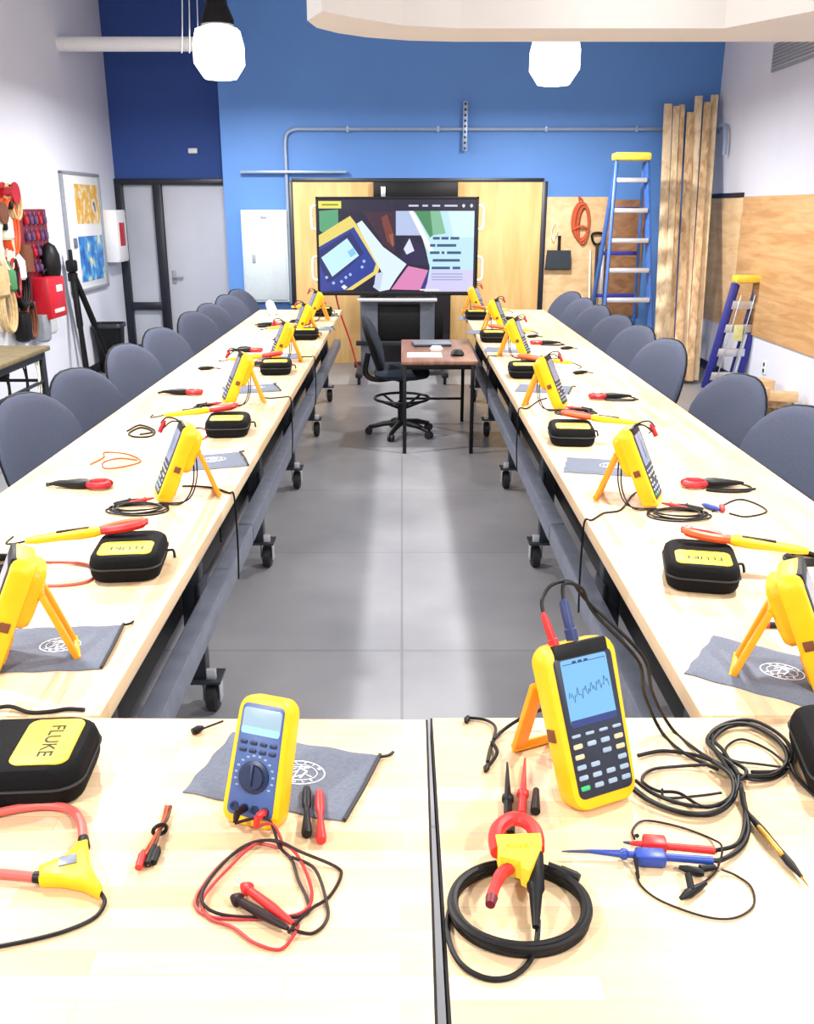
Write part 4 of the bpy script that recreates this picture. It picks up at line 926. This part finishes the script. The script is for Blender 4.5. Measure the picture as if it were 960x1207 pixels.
# red and black lead coil
t = thing('test_lead_coil', 'red and black test leads coiled loosely before the blue faced multimeter', 'test leads')
def tz(px, py, z): v = onz(px, py); v.z = T+z; return v
o = MB(); o.wire([j1, tz(322, 990, .03), tz(332, 1002, .006), tz(300, 998, .005), tz(262, 1020, .004), tz(232, 1060, .004), tz(240, 1080, .004), tz(280, 1086, .004), tz(350, 1082, .006), tz(368, 1060, .006), tz(356, 1022, .008), tz(338, 1004, .012), tz(306, 999, .011), tz(268, 1030, .008), tz(240, 1064, .008), tz(246, 1084, .004), tz(275, 1096, .004), tz(300, 1114, .004), tz(330, 1122, .004), tz(346, 1108, .007), tz(352, 1096, .008), tz(346, 1094, .01)], .0026); o.build('cable', mat('cable_red', (168, 44, 44), .42), t)
o = MB(); o.wire([j0, tz(316, 986, .035), tz(330, 1004, .010), tz(344, 1016, .004), tz(352, 1040, .004), tz(362, 1062, .004), tz(362, 1080, .004), tz(330, 1086, .007), tz(262, 1082, .006), tz(238, 1066, .011), tz(256, 1032, .010), tz(290, 1004, .012), tz(324, 1000, .015), tz(356, 1012, .012), tz(396, 1024, .004), tz(402, 1036, .004), tz(388, 1060, .004), tz(368, 1076, .008), tz(350, 1096, .012), tz(340, 1104, .006)], .0026); o.build('cable', M['leadblk'], t)
o = MB(); o.wire([tz(344, 1016, .009), tz(372, 1030, .008), tz(386, 1070, .004), tz(384, 1090, .004), tz(368, 1103, .004), tz(345, 1102, .009)], .0026); o.build('cable', M['leadblk'], t)
for (a, b, m) in (((286, 1052), (346, 1098), 'red'), ((274, 1066), (340, 1104), 'leadblk')):
    A_, B_ = tz(*a, .014), tz(*b, .014)
    o = MB(); o.taper(A_, B_, [(0, .004), (.04, .007), (.1, .0105), (.14, .0105), (.17, .0065), (.6, .0075), (.9, .005), (1, .003)]); pr_ = o.build('probe', M[m], t)
    d = (A_-B_).normalized(); o = MB(); o.taper(A_, A_+d*.02, [(0, .0012), (1, .0005)], 6); o.build('tip', M['chrome'], pr_)
# alligator clips
for (a, b, m, l) in (((362, 937), (362, 990), 'black', 'black'), ((377, 941), (379, 997), 'red', 'red')):
    A_, B_ = tz(*a, .014), tz(*b, .01)
    t = thing('alligator_clip', '%s insulated alligator clip on the corner of the grey pouch at the front' % l, 'clip', (0, 0, 0), 0, 'alligator clips by the multimeter')
    o = MB(); o.taper(A_, A_.lerp(B_, .48), [(0, .006), (.2, .008), (.8, .008), (1, .0045)]); o.build('jaw_cover', M[m], t)
    o = MB(); o.taper(A_.lerp(B_, .4), B_, [(0, .0045), (.3, .005), (.9, .0092), (1, .008)]); o.build('boot', M[m], t)
# twisted lead bundle
t = thing('lead_bundle', 'small bundle of twisted red and black leads tied in the middle on the front bench', 'lead bundle')
for k, (m, dx) in enumerate((('ropered', -4), ('leadblk', 3), ('ropered', 0), ('brown', 5))):
    o = MB(); o.wire([tz(199+dx*.8, 953+k*2, .006+.003*k), tz(195+dx*.6, 970, .008), tz(189+dx*.3, 985, .012), tz(181+dx, 1000, .008+.002*k), tz(174+dx*1.2, 1012, .008), tz(168+dx*1.4, 1024, .006)], .0022); o.build('wire', M[m], t)
for (a, b, m) in (((170, 1010), (164, 1028), 'red'), ((184, 1003), (175, 1024), 'black'), ((188, 1006), (181, 1022), 'black')):
    o = MB(); o.taper(tz(*a, .012), tz(*b, .008), [(0, .003), (.3, .0065), (1, .006)]); o.build('clip', M[m], t)
o = MB(); A_ = tz(189, 984, .01); o.M = TR(*A_) @ RZ(.5); o.tube([(.011*math.cos(q), 0, .009*math.sin(q)) for q in [2*PI*j/12 for j in range(12)]], .0035, 6, True); o.build('tie', M['black'], t)
# flexible current probe at the left
t = thing('flexible_current_probe', 'yellow flexible current probe with thick red loop on the front bench at the left edge', 'current probe')
o = MB()
cxy = onz(84, 1034)
def pz(p, z): v = onz(*p); v.z = T+z; return v
outl = [(93, 1004), (105, 1001), (106, 1022), (109, 1034), (122, 1056), (118, 1063), (100, 1054), (75, 1049), (47, 1048), (46, 1034), (66, 1026), (82, 1018)]
lo = [pz(p, 0) for p in outl]; cen = sum(lo, Vector())/len(lo)
def sc(f, z): return [Vector((cen.x+(v.x-cen.x)*f, cen.y+(v.y-cen.y)*f, T+z)) for v in lo]
o.loft([sc(.92, .001), sc(1, .005), sc(1, .016), sc(.94, .022), sc(.8, .025)]); o.build('coupling', M['yellow'], t)
A_ = pz((82, 1030), .0262); o = MB(); o.M = TR(*A_) @ RZ(.35); o.box((0, 0, -.001), (.026, .022, .004), .001); o.build('sticker', M['steel'], t)
for a, b in (((100, 1006), (99, 995)), ((50, 1041), (41, 1041))):
    o = MB(); o.taper(pz(a, .011), pz(b, .011), [(0, .0095), (1, .0085)]); o.build('collar', M['black'], t)
o = MB(); o.wire([pz((99, 998), .011), pz((96, 975), .011), pz((84, 960), .009), pz((60, 955), .009), pz((30, 957), .009), pz((-5, 964), .009), pz((-60, 975), .009), pz((-105, 1005), .009), pz((-95, 1030), .009), pz((-40, 1036), .009), pz((0, 1036), .010), pz((44, 1041), .011)], .0075, n=10); o.build('flexible_loop', M['rope'], t)
o = MB(); o.wire([pz((119, 1058), .01), pz((124, 1068), .006), pz((112, 1084), .004), pz((80, 1099), .004), pz((40, 1110), .004), pz((0, 1118), .004), pz((-60, 1130), .004)], .0032); o.build('cable', M['cable'], t)
# ------------------------------------------------------------------ right front bench
# scope cables on top
S = Matrix.Translation(scope_front.location) @ RZ(R(25)) @ TR(0, 0, .008) @ RX(PI/2+R(-24)) @ TR(0, .142, -.028)
t = thing('input_plug', 'red banana plug standing in the top of the front scope meter', 'plug')
a, b = S @ Vector((-.04, .139, .008)), S @ Vector((-.048, .2, .004))
MB().taper(a, b, [(0, .0095), (.2, .0095), (.22, .0075), (.8, .0065), (1, .004)]).build('body', M['red'], t)
c = S @ Vector((.012, .245, .0)); e = S @ Vector((.07, .20, -.02))
o = MB(); o.wire([b, S @ Vector((-.042, .222, 0)), S @ Vector((-.015, .242, -.005)), S @ Vector((.03, .24, -.012)), S @ Vector((.062, .20, -.02)), ony(757, 772, 1.49), ony(770, 818, 1.54), tz(792, 862, .006), tz(822, 888, .006), tz(848, 907, .01)], .0034); o.build('cable', M['cable'], t)
t = thing('input_plug', 'dark blue shielded plug standing in the top of the front scope meter', 'plug')
MB().taper(S @ Vector((.0, .139, .006)), S @ Vector((-.002, .215, .002)), [(0, .011), (.3, .011), (.32, .009), (.9, .009), (1, .005)]).build('body', mat('plug_navy', (34, 50, 98), .5), t)
o = MB(); o.wire([S @ Vector((-.002, .21, .002)), S @ Vector((.01, .24, -.004)), S @ Vector((.05, .225, -.012)), S @ Vector((.07, .18, -.02)), ony(752, 778, 1.49), ony(760, 818, 1.54), tz(780, 866, .006), tz(808, 893, .008), tz(846, 914, .012)], .0034); o.build('cable', M['cable'], t)
o = MB(); o.wire([tz(650, 854, .04), tz(625, 857, .03), tz(600, 862, .012), tz(582, 876, .006), tz(575, 900, .004)], .0035, n=8)
o.wire([tz(582, 876, .009), tz(584, 860, .006), tz(572, 851, .005), tz(550, 848, .004)], .003)
o.wire([tz(580, 880, .01), tz(586, 892, .008), tz(574, 908, .005)], .0035)
for p in ((575, 905), (552, 848)): A_ = tz(*p, .006); o.taper(A_, A_+Vector((-.006, -.02, 0)), [(0, .004), (.5, .0065), (1, .003)])
tag(o.build('ground_lead', M['cable']), 'short black forked lead plugged into the left side of the front scope meter', 'lead')
# standing-off probe tips
def probe(name, a, b, m, label, prof, tipc=None, z=.011, cat='probe'):
    A_, B_ = tz(*a, z), tz(*b, z)
    t = thing(name, label, cat)
    MB().taper(A_, B_, prof).build('body', M[m], t)
    if tipc: d = (A_-B_).normalized(); MB().taper(A_, A_+d*tipc, [(0, .0018), (1, .0006)], 8).build('tip', M['chrome' if m != 'black' else 'black'], t)
    return t
PP = [(0, .0018), (.45, .005), (.62, .006), (.64, .0105), (.69, .0105), (.71, .007), (1, .0075)]
probe('probe_tip', (598, 905), (599, 972), 'black', 'black pointed probe tip above the red clamp on the right front bench', PP)
probe('probe_tip', (619, 900), (615, 966), 'red', 'red pointed probe tip beside the black one on the right front bench', PP)
probe('tip_cover', (632, 936), (631, 963), 'black', 'short black cap right of the red probe tip', [(0, .003), (.05, .0055), (1, .0085)])
# clamp with coil
t = thing('clamp_meter', 'red jawed clamp with yellow band lying on a black cable coil', 'clamp')
cc = onz(612, 1075)
o = MB()
for k in range(9):
    s_ = 1-.018*(k % 4); ph = k*.7
    o.wire([(cc.x+.098*s_*math.cos(q)*(1+.02*math.sin(k)), cc.y+.087*s_*math.sin(q)+.002*math.cos(k*2), T+.005+.006*(k//3)+.0012*math.sin(q*3+k)) for q in [2*PI*j/14+ph for j in range(14)]], .005, True, 5, 7)
o.wire([tz(634, 1098, .02), tz(632, 1120, .012), tz(622, 1140, .005), tz(600, 1156, .005), tz(570, 1156, .005), tz(542, 1138, .005), tz(528, 1105, .005), tz(532, 1070, .005), tz(550, 1040, .008), tz(572, 1030, .014)], .004, n=8)
o.wire([tz(645, 1034, .02), tz(662, 1038, .016), tz(676, 1042, .012)], .0075, n=8); o.taper(tz(660, 1036, .016), tz(683, 1044, .012), [(0, .008), (.8, .009), (1, .007)])
o.build('cable_coil', M['cable'], t)
def cz(px, py, z): return tz(px, py, z)
o = MB(); q = [(586, 1034), (583, 1016), (588, 1002), (602, 993), (616, 995), (627, 1004), (632, 1018), (632, 1030)]
o.tube(catmull([cz(*p, .045) for p in q], sub=5), .0115, 10); o.build('jaw', M['red'], t)
o = MB(); o.loft([[cz(x, y, z) for x, y in ((583, 1022), (635, 1020), (637, 1034), (628, 1055), (622, 1066), (614, 1062), (612, 1054), (588, 1048))] for z in (.028, .06)]); o.build('yellow_body', M['label'], t, angle=20)
A_ = cz(608, 1036, .0605); text_mesh('FLUKE', .012, 'lettering', M['amber'], t.children[-1], TR(A_.x, A_.y, A_.z) @ RZ(.05))
o = MB(); o.tube(catmull([cz(*p, .042) for p in ((600, 1050), (590, 1058), (582, 1075), (578, 1088))], sub=5), [.0095]*8+[.008]*8, 10); o.k = 1
o.build('trigger', [M['red']], t)
MB().taper(cz(579, 1086, .042), cz(577, 1095, .042), [(0, .009), (1, .007)]).build('trigger_tip', M['maroon'], t)
o = MB(); o.taper(cz(630, 1036, .045), cz(631, 1108, .022), [(0, .012), (.5, .013), (.55, .01), (1, .005)]); o.build('strain_relief', M['black'], t)
for a, b, m in (((593, 975), (592, 997), 'red'), ((602, 974), (602, 995), 'black')):
    MB().taper(tz(*a, .01), tz(*b, .02), [(0, .007), (1, .0065)]).build('banana_plug', M[m], t)
# red and blue voltage probes with clip body
def vprobe(a, tip, b, body0, body1, m, label):
    t = thing('voltage_probe', label, 'probe', (0, 0, 0), 0, 'red and blue voltage probes')
    MB().taper(tz(*a, .012), tz(*b, .012), [(0, .003), (.25, .006), (.27, .009), (.3, .009), (.32, .0055), (1, .0065)]).build('shaft', M[m], t)
    MB().taper(tz(*a, .012), tz(*tip, .012), [(0, .003), (.6, .0022), (1, .0012)], 8).build('tip', mat('tip_dark', (60, 70, 100), .4), t)
    A_, B_ = tz(*body0, .012), tz(*body1, .012); MB().bar(A_, B_, .026, .02, .004).build('grip', M[m], t)
    return t
vprobe((694, 1011), (662, 1011), (840, 1022), (748, 1017), (784, 1019), 'lblue', 'blue voltage probe with a thin metal tip on the right front bench')
vprobe((742, 1001), (734, 1000), (842, 1010), (757, 1001), (785, 1003), 'red', 'red voltage probe beside the blue probe on the right front bench')
# coax loops
t = thing('coax_cable', 'two large loose loops of black cable on the right front bench', 'cable')
o = MB(); o.wire([tz(752, 894, .006), tz(780, 888, .005), tz(815, 893, .007), tz(845, 905, .01), tz(870, 925, .012), tz(878, 915, .014), tz(846, 892, .01), tz(836, 872, .006), tz(850, 858, .005), tz(880, 855, .005), tz(915, 872, .005), tz(930, 900, .006), tz(915, 920, .007), tz(880, 924, .012), tz(852, 905, .014), tz(840, 880, .01), tz(858, 862, .009), tz(890, 860, .009), tz(922, 882, .009), tz(935, 915, .009), tz(958, 938, .005), tz(990, 960, .004)], .0038); o.build('cable', M['cable'], t)
o = MB(); o.wire([tz(840, 905, .016), tz(862, 922, .018), tz(866, 945, .012), tz(845, 962, .007), tz(810, 962, .005), tz(770, 948, .005), tz(748, 932, .005)], .0038); o.build('cable', M['cable'], t)
o = MB(); o.wire([tz(836, 908, .012), tz(800, 906, .005), tz(768, 910, .005), tz(757, 923, .005), tz(775, 935, .005), tz(800, 940, .009), tz(830, 958, .011), tz(858, 950, .015), tz(868, 930, .016)], .003); o.build('cable', M['cable'], t)
o = MB(); o.wire([tz(872, 930, .012), tz(880, 965, .008), tz(882, 985, .006), tz(872, 1005, .007), tz(850, 1020, .010), tz(838, 1021, .012)], .0038); o.wire([tz(876, 940, .010), tz(878, 975, .006), tz(868, 1000, .008), tz(842, 1010, .012)], .0034); o.build('cable', M['cable'], t)
for dx, dy, dz in ((3, -5, .004), (-3, 5, .007)):
    o = MB(); o.wire([tz(x+dx, y+dy*.6, z+dz) for x, y, z in ((866, 928, .016), (850, 898, .012), (836, 876, .005), (852, 860, .005), (884, 857, .005), (918, 876, .006), (930, 900, .007), (914, 918, .008), (882, 922, .012))], .0036); o.build('cable', M['cable'], t)
    o = MB(); o.wire([tz(x+dx, y+dy, z+dz) for x, y, z in ((842, 904, .014), (864, 924, .016), (864, 946, .01), (842, 960, .006), (806, 959, .005), (768, 946, .005), (746, 930, .005))], .0036); o.build('cable', M['cable'], t)
o = MB(); o.wire([tz(780, 938, .014), tz(785, 945, .008), tz(822, 944, .010), tz(850, 942, .013)], .0024); o.wire([tz(930, 912, .012), tz(895, 904, .006), tz(862, 900, .008), tz(856, 884, .005), tz(875, 874, .005), tz(905, 886, .005), tz(925, 905, .01)], .0024); o.build('thin_cable', M['cable'], t)
t = thing('scope_probe', 'slim black and gold scope probe pointing to the right edge on the front bench', 'probe')
MB().taper(tz(884, 968, .01), tz(944, 1040, .01), [(0, .0045), (.25, .0065), (.55, .0055), (.8, .0065), (1, .003)]).build('body', M['black'], t)
MB().taper(tz(893, 982, .0135), tz(922, 1017, .0135), [(0, .003), (.1, .005), (.9, .005), (1, .003)]).build('gold_sleeve', M['gold'], t)
MB().taper(tz(943, 1039, .01), tz(953, 1049, .006), [(0, .0022), (1, .0008)], 8).build('tip', M['gold'], t)
MB().wire([tz(884, 968, .01), tz(876, 955, .01), tz(872, 940, .02)], .0035).build('cable', M['cable'], t)
o = MB(); o.wire([tz(748, 992, .005), tz(746, 980, .003), tz(760, 969, .003), tz(800, 976, .003), tz(838, 990, .003), tz(850, 1012, .02), tz(844, 1030, .006), tz(828, 1044, .004)], .0018); o.wire([tz(750, 1030, .003), tz(756, 1046, .003), tz(780, 1064, .003), tz(830, 1082, .003), tz(865, 1084, .003), tz(888, 1070, .003), tz(886, 1048, .003), tz(868, 1034, .003), tz(850, 1030, .008)], .0018)
o.k = 1
o.taper(tz(750, 1000, .024), tz(748, 988, .005), [(0, .0035), (1, .002)], 8); o.taper(tz(748, 1024, .02), tz(753, 1038, .004), [(0, .0035), (1, .002)], 8)
tag(o.build('ground_wire', [M['leadblk'], M['black']]), 'thin dark ground wires looping under the red and blue voltage probes', 'wire')
t = thing('ground_clip', 'small black ground clip below the blue probe on the right front bench', 'clip')
MB().taper(tz(832, 1046, .008), tz(802, 1064, .008), [(0, .003), (.3, .006), (.7, .0075), (1, .003)]).build('lower_jaw', M['black'], t)
MB().taper(tz(815, 1056, .01), tz(810, 1042, .018), [(0, .006), (1, .005)]).build('lever', M['black'], t)
t = thing('ground_clip', 'small black ground clip tucked against the blue probe', 'clip')
MB().taper(tz(800, 1027, .008), tz(830, 1035, .008), [(0, .003), (.3, .006), (.7, .0075), (1, .004)]).build('lower_jaw', M['black'], t)
MB().taper(tz(825, 1029, .008), tz(843, 1027, .008), [(0, .006), (1, .004)]).build('lever', M['black'], t)
# stray pouch cord at the multimeter
t = thing('drawstring', 'short black pull cord sticking out behind the front grey pouch', 'cord')
MB().wire([tz(264, 856, .012), tz(250, 858, .006), tz(238, 862, .005)], .0022).build('cord', M['cable'], t)
MB().taper(tz(240, 861, .007), tz(227, 866, .007), [(0, .004), (.5, .008), (1, .006)]).build('toggle', M['black'], t)
# ------------------------------------------------------------------ light, world, camera
w = D.worlds.new('world'); SC.world = w; w.use_nodes = True
bg = w.node_tree.nodes['Background']; bg.inputs['Color'].default_value = (.93, .95, 1, 1); bg.inputs['Strength'].default_value = .34
cam = D.cameras.new('camera'); cam.sensor_fit = 'VERTICAL'; cam.sensor_height = 36; cam.lens = 36*F/1207
cam.shift_x = 6/1207; cam.clip_start = .05
co = D.objects.new('camera', cam); COL.objects.link(co); co.location = (0, 0, CZ); co.rotation_euler = (PI/2-P, 0, 0)
SC.camera = co
vs = SC.view_settings; vs.view_transform = 'Standard'; vs.look = 'None'; vs.gamma = 1; vs.use_curve_mapping = False; vs.exposure = .35
